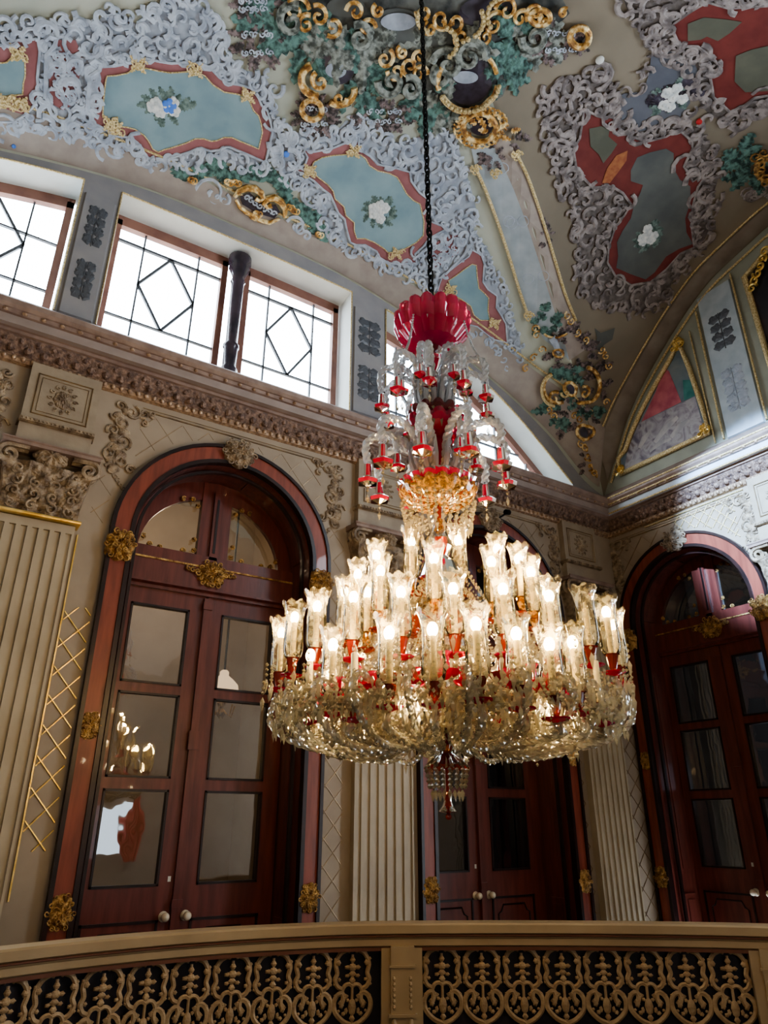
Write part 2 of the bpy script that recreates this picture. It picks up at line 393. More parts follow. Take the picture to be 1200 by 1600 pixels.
# ------------------------------------------------------------------ room shell
DOORS = [(2.13, 1.07), (5.38, 1.10)]       # centre, outer half width on the left wall
ARZ = 4.03
def arc(cx, cz, a, b, n=28, th0=0, th1=pi):
    return [(cx + a * cos(th0 + (th1 - th0) * i / n), cz + b * sin(th0 + (th1 - th0) * i / n)) for i in range(n + 1)]
def wall_with_arches(u0, u1, top, doors, hw=.97):
    mb = MB(); cur = u0
    for c in doors:
        mb.add([(cur,0,0),(c-hw,0,0),(c-hw,top,0),(cur,top,0)], [(0,1,2,3)])
        pts = arc(c, ARZ, hw, hw)[::-1]
        pts = [(c-hw, ARZ)] + pts[1:-1] + [(c+hw, ARZ)]
        for i in range(len(pts)-1):
            (x0,y0),(x1,y1) = pts[i], pts[i+1]
            mb.add([(x0,y0,0),(x1,y1,0),(x1,top,0),(x0,top,0)], [(0,1,2,3)])
            mb.add([(x0,y0,0),(x0,y0,-.6),(x1,y1,-.6),(x1,y1,0)], [(0,1,2,3)])
        for s_ in (-1, 1):
            mb.add([(c+s_*hw,0,0),(c+s_*hw,0,-.6),(c+s_*hw,ARZ,-.6),(c+s_*hw,ARZ,0)], [(0,1,2,3)])
        cur = c + hw
    mb.add([(cur,0,0),(u1,0,0),(u1,top,0),(cur,top,0)], [(0,1,2,3)])
    return mb
wl = wall_with_arches(-3.45, XR, 6.0, [-1.12, 2.13, 5.38]).build('wall_left', M['wall'], xf=TL)
tag(wl, 'cream plaster wall with three tall arched mahogany doors below the windows', 'wall', kind='structure')
wr = wall_with_arches(0, 6.7, 6.0, [1.03, 5.60], hw=.90).build('wall_right', M['wall'], xf=TR)
tag(wr, 'cream plaster wall on the right with an arched door, meeting the window wall in a corner', 'wall', kind='structure')
mb = MB()
mb.add([(-3.45,YC-HY,0),(XR,YC-HY,0),(XR,YC-HY,9.2),(-3.45,YC-HY,9.2)], [(0,1,2,3)])
wb = mb.build('wall_back', M['wall'])
tag(wb, 'plain cream wall behind the viewer', 'wall', kind='structure')
mb = MB(); mb.add([(-3.45,YL,0),(-3.45,YC-HY,0),(-3.45,YC-HY,9.2),(-3.45,YL,9.2)], [(0,1,2,3)])
tag(mb.build('wall_far_left', M['wall']), 'plain cream wall beyond the left edge', 'wall', kind='structure')

# railing curve in plan
RC = [(-2.6,2.2),(-1.9,3.3),(-.95,4.05),(0.0,4.48),(0.64,4.66),(1.14,4.75),(1.7,4.76),(2.28,4.66),(2.89,4.43),(3.94,3.77),(4.85,3.0),(5.45,2.15),(5.7,1.2),(5.6,.2)]
def catmull(pts, n=16):
    out = []
    for i in range(len(pts)-1):
        p0 = pts[max(i-1,0)]; p1 = pts[i]; p2 = pts[i+1]; p3 = pts[min(i+2,len(pts)-1)]
        for k in range(n):
            t = k/n
            out.append(tuple(.5*((2*p1[j])+(-p0[j]+p2[j])*t+(2*p0[j]-5*p1[j]+4*p2[j]-p3[j])*t*t+(-p0[j]+3*p1[j]-3*p2[j]+p3[j])*t**3) for j in range(len(p1))))
    out.append(tuple(pts[-1])); return out
RCS = catmull(RC, 10)
# floor: gallery strip between railing and walls, plus a landing the viewer stands on, and the hall floor far below
mb = MB()
n = len(RCS)
outer = []
for (x, y) in RCS:
    dx, dy = x - XC, y - 2.0
    t = min((XR - XC) / dx if dx > 0 else 1e9, (-3.45 - XC) / dx if dx < 0 else 1e9, (YL + .0 - 2.0) / dy if dy > 0 else 1e9, (-.64 - 2.0) / dy if dy < 0 else 1e9)
    outer.append((XC + dx * t, 2.0 + dy * t))
mb.strip([(x, y) for x, y in outer], RCS, -.25, 0)
mb.box(-3.45, XR, -.64, .45, -.25, 0)
mb.box(-3.45, XR, 6.0, 6.6, -.25, 0)
tag(mb.build('floor', M['floor']), 'dark parquet gallery floor behind the railing', 'floor', kind='structure')
mb = MB(); mb.box(-3.45, XR, -.64, 6, -3.3, -3.2)
tag(mb.build('floor_lower', M['floor']), 'hall floor far below the gallery', 'floor', kind='structure')

mb = MB()
x0, x1, y0, y1 = -3.45, XR, -.64, 6.0
mb.add([(x0,y0,-3.3),(x1,y0,-3.3),(x1,y1,-3.3),(x0,y1,-3.3),(x0,y0,0.05),(x1,y0,0.05),(x1,y1,0.05),(x0,y1,0.05)], [(0,1,5,4),(1,2,6,5),(2,3,7,6),(3,0,4,7)])
tag(mb.build('wall_lower', M['wall']), 'plain walls of the stair hall below the gallery', 'wall', kind='structure')
# ceiling
NG = 90; mb = MB(); vs = []
for j in range(NG + 1):
    for i in range(NG + 1):
        x = XC + HX * (2 * i / NG - 1); y = YC + HY * (2 * j / NG - 1)
        vs.append((x, y, zc(x, y)))
fs = []
for j in range(NG):
    for i in range(NG):
        a, b, c, d = j*(NG+1)+i, j*(NG+1)+i+1, (j+1)*(NG+1)+i+1, (j+1)*(NG+1)+i
        if (i < NG/2) == (j < NG/2): fs += [(a,c,b),(a,d,c)]
        else: fs += [(a,d,b),(b,d,c)]
mb.add(vs, fs)
ceil = mb.build('ceiling', M['ceil'], smooth=True)
M['ceil_shaded'] = pmat('ceiling_shaded', (.225,.195,.15), (.285,.245,.19), rough=.75, scale=1.2, detail=6)  # same vault paint, darkened to put the side webs in shade
ceil.data.materials.append(M['ceil_shaded'])
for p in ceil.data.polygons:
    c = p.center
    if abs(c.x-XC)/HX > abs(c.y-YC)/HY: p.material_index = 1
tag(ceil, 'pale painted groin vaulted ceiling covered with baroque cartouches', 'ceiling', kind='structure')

# ---------------- lunette with windows over the left wall
LZ = 6.0
def lun_panel():
    mb = MB(); 
    step = .05; u = -5.55
    holes = [(-5.0, -1.90+.06), (-1.47, 1.30), (1.80, 4.93)]
    while u < 5.55 - 1e-6:
        u1 = min(u + step, 5.55); m = (u + u1) / 2
        inh = any(a <= m <= b for a, b in holes)
        zt0, zt1 = gL(u) + .03, gL(u1) + .03
        if inh: zb0, zb1 = min(opn(u), zt0), min(opn(u1), zt1)
        else: zb0 = zb1 = LZ - .05
        mb.add([(u,zb0,0),(u1,zb1,0),(u1,zt1,0),(u,zt0,0)], [(0,1,2,3)])
        u = u1
    return mb
holes = [(-4.95, -1.84), (-1.47, 1.30), (1.80, 4.93)]
def lun_panel():
    mb = MB(); cuts = sorted(set([-5.55 + i * .05 for i in range(223)] + [h for p in holes for h in p]))
    for u, u1 in zip(cuts, cuts[1:]):
        m = (u + u1) / 2; inh = any(a <= m <= b for a, b in holes)
        zt0, zt1 = gL(u) + .03, gL(u1) + .03
        if inh: zb0, zb1 = min(opn(u), zt0), min(opn(u1), zt1)
        else: zb0 = zb1 = LZ - .05
        mb.add([(u,zb0,0),(u1,zb1,0),(u1,zt1,0),(u,zt0,0)], [(0,1,2,3)])
    return mb
TLc = Matrix.Translation((XC, 0, 0)) @ TL
o = lun_panel().build('wall_left_lunette', M['lun'], xf=TLc)
tag(o, 'grey segmental lunette wall pierced by bright windows above the cornice', 'wall', kind='structure')
# reveals
for wi, (a, b) in enumerate(holes):
    mb = MB(); k = 40; D = .36
    for i in range(k):
        u0 = a + (b-a)*i/k; u1 = a + (b-a)*(i+1)/k
        mb.add([(u0,opn(u0),0),(u1,opn(u1),0),(u1,opn(u1)-.02,-D),(u0,opn(u0)-.02,-D)], [(0,3,2,1)])
    for u in (a, b):
        if opn(u) > 6.1: mb.add([(u,LZ,0),(u,opn(u),0),(u,opn(u),-D),(u,LZ,-D)], [(0,1,2,3)])
    mb.add([(a,LZ,0),(b,LZ,0),(b,LZ,-D),(a,LZ,-D)], [(0,1,2,3)])
    nm = 'trim_%d' % (wi + 10)
    o = mb.build(nm, M['soffit'], xf=TLc)
    tag(o, ['white plaster reveal of the window at the far left', 'white plaster reveal around the middle lunette window', 'white plaster reveal of the arched window behind the chandelier'][wi], 'window reveal', kind='structure')
# gilt edge along openings
def window(idx, segs, label):
    w = thing('window_%d' % idx, label, 'window', kind='structure', loc=(XC, YL + .33, 6.1))
    for (a, b) in segs:
        top = lambda u: opn(u) - .07
        # frame
        fr = MB(); k = 16; W0, W1 = -.36, -.29
        A = [(a + (b-a)*i/k, top(a + (b-a)*i/k) + .06) for i in range(k+1)]; B = [(x, y - .13) for x, y in A]
        B = [(x, max(y, LZ + .02)) for x, y in B]
        fr.strip(A, B, W0, W1)
        for u, d in ((a, .07), (b, -.07)):
            if top(u) > 6.25: fr.box(min(u, u+d), max(u, u+d), LZ, top(u), W0, W1)
        fr.build('frame', M['winframe'], w, xf=TLc)
        mt = MB(); Wm0, Wm1 = -.345, -.315
        def bar(x0, y0, x1, y1, th=.009):
            dx, dy = x1-x0, y1-y0; l = hypot(dx, dy)
            if l < .02: return
            nx, ny = -dy/l*th, dx/l*th
            mt.extrude_poly([(x0-nx,y0-ny),(x1-nx,y1-ny),(x1+nx,y1+ny),(x0+nx,y0+ny)], Wm0, Wm1)
        a2, b2 = a + .07, b - .07
        L_ = b2 - a2; v1, v2 = a2 + L_ * .235, a2 + L_ * .765
        if abs(top(a) - top(b)) < .3 and L_ < 1.5:
            h1, h2 = LZ + .42, min(top(a), top(b)) - .24
            bar(v1, LZ, v1, top(v1) - .05); bar(v2, LZ, v2, top(v2) - .05)
            bar(a2, h1, b2, h1); bar(a2, h2, b2, h2, .014)
            um, hm = (v1+v2)/2, (h1+h2)/2
            for q0, q1 in (((um,h2),(v2,hm)),((v2,hm),(um,h1)),((um,h1),(v1,hm)),((v1,hm),(um,h2))): bar(*q0, *q1, .014)
        else:
            s_ = 1 if a > 0 else -1
            e0 = a if s_ > 0 else b
            for d in (.35, .95, 1.3, 2.0, 2.55):
                u = e0 + s_ * d
                if top(u) - .08 > LZ + .1: bar(u, LZ, u, top(u) - .08)
            for h in (LZ + .42, LZ + 1.0):
                d = 3.2
                while d > 0 and top(e0 + s_*d) - .08 < h: d -= .02
                bar(e0 + s_*.05, h, e0 + s_*d, h)
            um = e0 + s_*.65
            for q0, q1 in (((um,LZ+1.3),(e0+s_*.95,LZ+.86)),((e0+s_*.95,LZ+.86),(um,LZ+.42)),((um,LZ+.42),(e0+s_*.35,LZ+.86)),((e0+s_*.35,LZ+.86),(um,LZ+1.3))): bar(*q0, *q1, .014)
        mt.build('glazing_bars', M['muntin'], w, xf=TLc)
        pn = MB()
        for i in range(k):
            u0 = a + (b-a)*i/k; u1 = a + (b-a)*(i+1)/k
            pn.add([(u0,LZ,-.335),(u1,LZ,-.335),(u1,max(top(u1),LZ+.01),-.335),(u0,max(top(u0),LZ+.01),-.335)], [(0,1,2,3)])
        pn.build('glass', M['wpane'], w, xf=TLc)
    return w
window(1, [(-4.6, -1.86)], 'bright window at the left edge above the cornice')
w2 = window(2, [(-1.45, -.18), (.02, 1.28)], 'pair of bright windows with diamond glazing bars split by a dark column')
window(3, [(1.82, 4.8)], 'bright arched window tapering to the corner behind the upper chandelier')
# dark column in front of the paired window
mb = MB(); cx = -.08; cyy = -.2
prof = [(.11,6.0),(.11,6.06),(.085,6.09),(.095,6.13),(.075,6.17),(.075,6.4),(.088,6.42),(.088,6.45),(.068,6.48),(.07,7.3),(.085,7.33),(.07,7.37),(.075,7.42),(.12,7.52),(.10,7.56),(.13,7.60),(.13,7.68)]
for i in range(len(prof)): pass
colm = MB(); colm.lathe([(r, z) for r, z in prof], (0,0,0), n=20)
colm.v = [(cx + x, z, cyy + y) for x, y, z in colm.v]
o = colm.build('mullion_column', M['colm'], w2, xf=TLc, smooth=True)

# lunette pilasters with grey arabesque ornament
def arabesque(mb, u0, u1, v0, v1, w, seed, th=.008):
    rnd = random.Random(seed); um = (u0+u1)/2; hw = (u1-u0)/2
    k = max(2, int((v1-v0)/.11))
    mb.tube([(um, v0, w), (um, v1, w)], th * .7, n=4)
    for i in range(k):
        v = v0 + (v1-v0)*(i+.5)/k
        for s_ in (-1, 1):
            wscroll(mb, um + s_*hw*.5, v, hw*.38, th, w=w, a0=(pi if s_ > 0 else 0), dirn=-s_ if i % 2 else s_, turns=1.1, n=10)
            carved(mb, um + s_*hw*.5, v + .01, hw*.42, .05, w-.004, .012, seed=seed+i+s_, seg=14, rings=3, lobes=5, lob=.5)
            mb.sphere((um + s_*hw*.85, v + .04, w), .016, n=5, m=4, sz=.6)
lab = ['grey arabesque pilaster between the paired window and the window cut by the frame', 'grey arabesque pilaster between the paired window and the tapering window']
for i, (a, b) in enumerate([(-1.84, -1.47), (1.30, 1.80)]):
    t = thing('lunette_pilaster', lab[i], 'pilaster', loc=(XC + (a+b)/2, YL, 6.0), group='pilasters between the lunette windows')
    m = MB(); m.frustum(a + .03, b - .03, LZ - .01, 7.5, 0.0, .025, .015); m.build('shaft', M['lun'], t, xf=TLc)
    m = MB(); arabesque(m, a+.1, b-.1, 6.85, 7.35, .03, 3+i); arabesque(m, a+.1, b-.1, 6.2, 6.65, .03, 8+i); m.build('arabesque_ornament', M['muntin'], t, xf=TLc)

# ---------------- right lunette with paintings
TRc = Matrix.Translation((0, YC - YL, 0)) @ TR      # u measured from bay centre (towards camera = +)
mb = MB(); k = 60
for i in range(k):
    u0 = -3.32 + 6.64*i/k; u1 = -3.32 + 6.64*(i+1)/k
    mb.add([(u0,LZ-.05,0),(u1,LZ-.05,0),(u1,gR(u1)+.03,0),(u0,gR(u0)+.03,0)], [(0,1,2,3)])
M['lunr'] = pmat('lunette_sage', (.27,.28,.23), (.34,.35,.29), rough=.7, scale=3)
tag(mb.build('wall_right_lunette', M['lunr'], xf=TRc), 'sage painted lunette wall above the right cornice with framed paintings', 'wall', kind='structure')
def paint_mat(name, cols, scale=2.2):
    m, nt, out = newmat(name); p = N(nt, 'ShaderNodeBsdfPrincipled'); nt.links.new(p.outputs[0], out.inputs[0]); p.inputs['Roughness'].default_value = .45
    tc = N(nt, 'ShaderNodeTexCoord'); nz = N(nt, 'ShaderNodeTexNoise'); nz.inputs['Scale'].default_value = scale; nz.inputs['Detail'].default_value = 3; nz.inputs['Distortion'].default_value = 1.2
    cr = N(nt, 'ShaderNodeValToRGB'); e = cr.color_ramp.elements; e[0].position = .3; e[1].position = .7; e[0].color = (*cols[0],1); e[1].color = (*cols[-1],1)
    for i, c in enumerate(cols[1:-1]): q = e.new(.3 + .4*(i+1)/(len(cols)-1)); q.color = (*c,1)
    nt.links.new(tc.outputs['Object'], nz.inputs['Vector']); nt.links.new(nz.outputs[0], cr.inputs[0]); nt.links.new(cr.outputs[0], p.inputs['Base Color'])
    return m
M['pt_sky'] = paint_mat('painting_slate_sky', [(.10,.13,.17),(.16,.20,.23),(.22,.25,.26)])
M['pt_low'] = paint_mat('painting_pale_ground', [(.12,.10,.14),(.30,.27,.30),(.42,.40,.42),(.20,.16,.17)], 5)
M['pt_red'] = pmat('painting_rose_drape', (.38,.08,.11), (.55,.16,.18), rough=.5, scale=6)
M['pt_teal'] = pmat('painting_teal', (.03,.15,.14), (.07,.24,.22), rough=.5, scale=6)
M['pt_dark'] = paint_mat('painting_dark', [(.012,.012,.016),(.03,.025,.03),(.06,.04,.04)])
M['pt_grey'] = pmat('painting_pale_grey_figure', (.34,.33,.35), (.50,.47,.46), rough=.5, scale=9)
# painting 1: curved triangular, u from -2.95..-1.6 (y 5.6 .. 4.25)
def offpoly(pts, d):
    n_ = len(pts); out = []
    for i in range(n_):
        p0, p1, p2 = Vector((*pts[i-1],0)), Vector((*pts[i],0)), Vector((*pts[(i+1) % n_],0))
        e1 = (p1-p0).normalized(); e2 = (p2-p1).normalized(); nn = Vector((e1.y+e2.y, -(e1.x+e2.x), 0))
        if nn.length < 1e-6: nn = Vector((e1.y,-e1.x,0))
        nn.normalize(); c = max(.45, nn.dot(Vector((e1.y,-e1.x,0)))); out.append((p1.x + nn.x*d/c, p1.y + nn.y*d/c))
    return out
tri = [(-2.93,6.22),(-1.60,6.22),(-1.62,6.6),(-1.68,7.2),(-1.74,7.62)] + [(u, gR(u) - .38 + .03*(u+2.9)) for u in (-1.86,-2.05,-2.25,-2.45,-2.65,-2.8)] + [(-2.93, 6.42)]
t = thing('lunette_painting', 'curved triangular mural with rose drape in a gilt frame at the corner', 'painting', loc=(XR, 5.0, 6.2))
m = MB(); m.extrude_poly(tri, .004, .012); m.build('canvas', M['pt_sky'], t, xf=TRc)
m = MB(); m.extrude_poly([(-2.9,6.23),(-1.63,6.23),(-1.66,6.78),(-2.55,6.82),(-2.78,6.55)], .0125, .014); m.build('painted_ground', M['pt_low'], t, xf=TRc)
m = MB(); m.extrude_poly([(-2.5,6.82),(-1.86,6.80),(-1.95,7.35),(-2.02,7.42),(-2.2,7.15)], .0145, .016); m.build('painted_drape', M['pt_red'], t, xf=TRc)
m = MB(); m.extrude_poly([(-1.82,6.80),(-1.66,6.79),(-1.68,7.05),(-1.78,7.1)], .0145, .016); m.build('painted_teal_cloth', M['pt_teal'], t, xf=TRc)
m = MB()
for (a_, b_, c_, d_, r_) in [(-2.35,6.42,-1.95,6.62,.055),(-2.1,6.38,-1.8,6.5,.05),(-2.6,6.45,-2.4,6.6,.05),(-2.45,6.33,-2.1,6.36,.035)]:
    m.tube([(a_,b_,.016),((a_+c_)/2,(b_+d_)/2+.03,.016),(c_,d_,.016)], [r_*.6,r_,r_*.5], n=8, flat=.1, up=(0,0,1))
m.build('painted_cloth_folds', M['pt_grey'], t, xf=TRc)
m = MB(); q = offpoly(tri, .03); m.tube([(x, y, .03) for x, y in q], .035, n=8, closed=True, up=(0,0,1)); m.build('gilt_frame', M['gil_l'], t, xf=TRc, smooth=True)
m = MB()
for (x, y, r_) in [(-1.74,7.66,.08),(-1.62,6.26,.07),(-2.95,6.26,.06)]:
    m.cut()
    carved(m, x, y, r_, r_*1.2, .02, .05, seed=x, lobes=5)
    for s_ in (-1,1): wscroll(m, x+s_*r_*.8, y-.06, r_*.5, .012, w=.07, a0=0 if s_ < 0 else pi, dirn=s_, turns=1.2)
m.build_split('gilt_corner_mount', M['gilt'], t, xf=TRc)
# painting 2 (mostly out of frame)
pl = [(-.62,6.3),(.62,6.3),(.66,8.0),(.3,8.18),(0,8.22),(-.3,8.18),(-.66,8.0)]
t = thing('lunette_painting', 'large dark mural in a scrolled gilt frame beyond the pale pilaster', 'painting', loc=(XR, YC, 6.2))
m = MB(); m.extrude_poly(pl, .004, .012); m.build('canvas', M['pt_dark'], t, xf=TRc)
m = MB(); m.tube([(x, y, .03) for x, y in offpoly(pl, .03)], .04, n=8, closed=True, up=(0,0,1)); m.build('gilt_frame', M['gil_l'], t, xf=TRc, smooth=True)
m = MB()
for i in range(6): wscroll(m, -.62 + .05*i, 7.78 + .08*i, .06, .02, w=.06, a0=pi*i*.4, turns=1.2)
m.build('gilt_corner_mount', M['gilt'], t, xf=TRc)
# lunette pilaster on right wall
t = thing('lunette_pilaster', 'pale blue grey pilaster with arabesques between the two framed murals', 'pilaster', loc=(XR, 3.8, 6.0))
m = MB(); m.frustum(-1.36,-.88, 6.0, 8.15, 0, .03, .01); m.build('shaft', M['rib1'], t, xf=TRc)
m = MB()
for u in (-1.40, -.85): m.tube([(u,6.02,.03),(u-.0,gR(u)-.2,.03)], .014, n=6)
m.tube([(-1.52, 6.02, .02), (-1.55, 7.75, .02)], .01, n=6)
m.build('gilt_bead_edges', M['gil_l'], t, xf=TRc)
m = MB(); arabesque(m, -1.26,-.98, 7.2,7.75,.035,4); m.build('arabesque_ornament', M['muntin'], t, xf=TRc)
m = MB(); arabesque(m, -1.26,-.98, 6.3,6.9,.035,5); m.build('arabesque_ornament', M['scr_base'], t, xf=TRc)

# vault edge bands and gilt lines
def edge_line(name, f, side, off, r, mat, label, rng, lines=((0,0),)):
    pass
t = thing('trim_3', 'thin gilt rope line edging the vault over the window lunette', 'moulding', loc=(XC, YL, 7.9), kind='structure')
m = MB(); pts = []
for i in range(101):
    d = -5.2 + 10.4*i/100; y = YL - .30 - .12*abs(d)/5.2; 
    x = XC + d*.965; pts.append(cs(x, y, .012))
m.tube(pts, .014, n=6); m.build('gilt_rope', M['gil_l'], t)
t2 = thing('trim_4', 'gilt line edging the vault over the mural lunette', 'moulding', loc=(XR, YC, 8.4), kind='structure')
m = MB(); pts = [cs(XR - .30, YC + 3.0*.98*(2*i/60-1), .012) for i in range(61)]
m.tube(pts, .014, n=6); m.build('gilt_rope', M['gil_l'], t2)
m = MB(); 
pts = [(u, opn(u)+.0, .012) for u in [1.82 + (4.9-1.82)*i/30 for i in range(31)]]
m.tube(pts, .013, n=6, up=(0,0,1))
for a, b in holes[:2]:
    m.tube([(max(a,-4.9)+(b-max(a,-4.9))*i/20, opn(max(a,-4.9)+(b-max(a,-4.9))*i/20), .01) for i in range(21)], .010, n=6, up=(0,0,1))
for u in (-1.84,-1.47,1.30,1.80): m.tube([(u,6.0,.01),(u,opn(u),.01)], .009, n=6)
m.build('gilt_opening_edge', M['gil_l'], t, xf=TLc)
m = MB(); m.tube([(u, gR(u) - .13, .02) for u in [-3.15 + 6.3*i/50 for i in range(51)]], .016, n=6, up=(0,0,1)); m.build('gilt_opening_edge', M['gil_l'], t2, xf=TRc)
M['arch_br'] = pmat('arch_band_brown', (.22,.18,.15), (.30,.26,.22), rough=.6, scale=4)
for (tt, side) in ((t, 0), (t2, 1)):
    m = MB(); k = 70
    rows = []
    for i in range(k + 1):
        if side == 0:
            d = -5.45 + 10.9*i/k; x0, y0 = XC + d, YL - .02; x1, y1 = XC + d*.97, YL - .26 - .12*abs(d)/5.2
        else:
            d = -3.2 + 6.4*i/k; x0, y0 = XR - .02, YC + d; x1, y1 = XR - .26, YC + d*.97
        rows.append((cs(x0, y0, .008), cs((x0+x1)/2, (y0+y1)/2, .03), cs(x1, y1, .008)))
    b0 = [p for r_ in rows for p in r_]
    m.add(b0, [(3*i+j, 3*i+j+1, 3*i+j+4, 3*i+j+3) for i in range(k) for j in range(2)])
    m.build('painted_arch_band', M['arch_br'] if side else M['rib2'], tt, smooth=True)

# ---------------- cornice (extruded profile along both walls with mitre at the corner)
# profile: (w out of wall, z)
bands = [
 ('bed_bead', 'corn_g', [(.0,5.33),(.04,5.34),(.05,5.37),(.04,5.40)]),
 ('carved_band', 'corn_d', [(.04,5.40),(.05,5.41),(.09,5.46),(.13,5.52),(.13,5.54)]),
 ('fillet', 'corn', [(.13,5.54),(.155,5.545),(.155,5.575),(.175,5.58)]),
 ('corona', 'corn_l', [(.175,5.58),(.22,5.585),(.22,5.665)]),
 ('upper_bead', 'corn', [(.22,5.665),(.245,5.67),(.255,5.70),(.27,5.705)]),
 ('crown_moulding', 'corn', [(.27,5.705),(.295,5.73),(.30,5.76),(.30,5.775),(.0,6.0)]),
]
def cornice(idx, label, side):
    t = thing('trim_%d' % idx, label, 'cornice', kind='structure', loc=(XR/2, YL, 5.7) if side == 0 else (XR, 3, 5.7))
    for nm, mt, prof in bands:
        m = MB(); vs = []
        for (w, z) in prof:
            if side == 0: vs += [(-3.45, YL - w, z), (XR - w, YL - w, z)]
            else: vs += [(XR - w, YL - w, z), (XR - w, -.64, z)]
        m.add(vs, [(2*i, 2*i+1, 2*i+3, 2*i+2) for i in range(len(prof)-1)])
        mat = M[mt]
        if side == 1 and nm == 'corona': mat = M['corn_daylit']
        m.build(nm, mat, t)
    L0, L1 = (-1.5, XR - .1) if side == 0 else (YL - .1, -.5)
    m = MB(); nb = int(abs(L1-L0)/.075)
    for i in range(nb):
        q = L0 + (L1-L0)*(i+.5)/nb
        p = (q, YL-.055, 5.365) if side == 0 else (XR-.055, q, 5.365)
        m.sphere(p, .024, n=6, m=4, sz=1.1)
        if i % 2 == 0:
            p = (q, YL-.25, 5.685) if side == 0 else (XR-.25, q, 5.685)
            m.sphere(p, .016, n=5, m=4, sx=1.6, sy=1.6)
    m.build('gilded_beading', M['corn_g'], t, smooth=True)
    m = MB(); nb = int(abs(L1-L0)/.13)
    for i in range(nb):
        q = L0 + (L1-L0)*(i+.5)/nb
        for dz, w, r_ in ((5.445,.075,.036),(5.505,.11,.026)):
            p = (q + (0 if dz < 5.46 else .065), YL-w, dz) if side == 0 else (XR-w, q + (0 if dz < 5.46 else .065), dz)
            m.sphere(p, r_, n=7, m=5, sz=1.1)
    m.build('carved_leaf_row', M['corn_d'], t)
    if side == 1:
        m = MB()
        for w, z in ((.30,5.77),(.222,5.585),(.26,5.70)):
            m.tube([(XR-w, YL-w, z), (XR-w, -.5, z)], .013, n=6)
        m.build('gilt_rope_edge', M['gil_l'], t)
cornice(1, 'long brown carved cornice running under the lunette windows', 0)
cornice(2, 'carved cornice with pale blue band and gilt ropes on the right wall', 1)

# ---------------- wall ornaments: lattice, mouldings, scroll reliefs
def lattice(mb, u0, u1, v0, v1, sp, th, w, inside, dirs=(1,-1)):
    for dr in dirs:
        c = -20.0
        while c < 20:
            seg = []; q = u0
            run = None
            while q <= u1 + 1e-6:
                y = dr * q * 1.15 + c
                ok = v0 <= y <= v1 and inside(q, y)
                if ok: run = (run[0], (q, y)) if run else ((q, y), (q, y))
                elif run:
                    if hypot(run[1][0]-run[0][0], run[1][1]-run[0][1]) > .05: seg.append(run)
                    run = None
                q += .01
            if run and hypot(run[1][0]-run[0][0], run[1][1]-run[0][1]) > .05: seg.append(run)
            for (a, b) in seg:
                mb.tube([(a[0], a[1], w), (b[0], b[1], w)], th, n=4)
            c += sp
def rect_line(mb, u0, u1, v0, v1, th, w=.008):
    mb.tube([(u0,v0,w),(u1,v0,w),(u1,v1,w),(u0,v1,w)], th, n=4, closed=True, up=(0,0,1))
def spandrels(T, par, c, left=True, right=True, gap_l=1.25, gap_r=1.25, ro=1.13):
    m = MB(); ins = lambda u, v: hypot(u - c, v - ARZ) > ro and abs(u-c) < min(gap_l, gap_r) and not (abs(u-c) > .95 and v > 4.5)
    m2 = MB(); lattice(m2, c - gap_l, c + gap_r, ARZ - .1, 5.2, .30, .0045, .002, ins, dirs=(1,))
    m2.build('spandrel_lattice', M['line'], par, xf=T)
    m3 = MB(); lattice(m3, c - gap_l, c + gap_r, ARZ - .1, 5.2, .30, .002, .001, ins, dirs=(-1,))
    m3.build('spandrel_lattice', M['line'], par, xf=T)
    m.tube([(c - .95,5.235,.008),(c + .95,5.235,.008)], .008, n=4); m.tube([(c - .95,5.265,.006),(c + .95,5.265,.006)], .004, n=4)
    m.build('moulding_line', M['line'], par, xf=T)
    for s_, on in ((-1, left), (1, right)):
        if not on: continue
        m = MB(); x = c + s_*min(1.12, gap_l)
        for i, (dx, y, r_) in enumerate([(.03,5.22,.05),(-.08,5.18,.08),(-.01,5.05,.07),(.06,4.95,.06),(-.04,4.86,.08),(.05,4.72,.09),(-.06,4.66,.07),(.02,4.56,.06),(-.18,5.20,.05),(-.26,5.22,.04),(-.14,4.6,.05),(-.2,5.1,.035),(.06,5.1,.05),(.03,4.78,.05)]):
            wscroll(m, x + s_*dx, y, r_, .014, w=.012, a0=i*1.3, dirn=s_ if i % 2 else -s_, turns=1.3, n=14)
        for i in range(9): carved(m, x + s_*.04*sin(i*2.1), 4.58 + i*.075, .05, .045, 0.004, .022, seed=i+c, seg=16, rings=4, lobes=5)
        for i in range(5): wscroll(m, x - s_*(.02+.03*i), 4.50 - i*.03, .025, .006, w=.01, a0=i, turns=1)
        m.build('scroll_relief', M['relief'], par, xf=T)
for c in (2.13, 5.38, -1.12): spandrels(TL, wl, c)
spandrels(TR, wr, 1.03, left=True, right=True, gap_l=.97, gap_r=1.02, ro=1.06)
# bright gilt lattice on wall strips beside door
m = MB()
lattice(m, .83, 1.03, 1.5, 3.3, .22, .006, .006, lambda u, v: True)
m.tube([(.82,1.2,.006),(.82,3.9,.006)], .008, n=4)
m.build('gilt_lattice', M['gilt'], wl, xf=TL)
m = MB()
for a, b in ((3.24,3.43),(6.52,6.60),(-.02,.02)): lattice(m, a, b, .8, 3.8, .22, .004, .004, lambda u, v: True)
lattice(m, 7.28, 7.60, .6, 3.8, .25, .004, .004, lambda u, v: True)
m.build('gilt_lattice', M['line'], wl, xf=TL)
m = MB()
lattice(m, 1.05, 1.85, 4.7, 5.28, .16, .007, .01, lambda u, v: hypot(u-1.03, v-ARZ) > 1.06)
m.tube([(.6,5.3,.01),(2.0,5.3,.01)], .010, n=5)
m.build('gilt_lattice', M['gil_l'], wr, xf=TR)

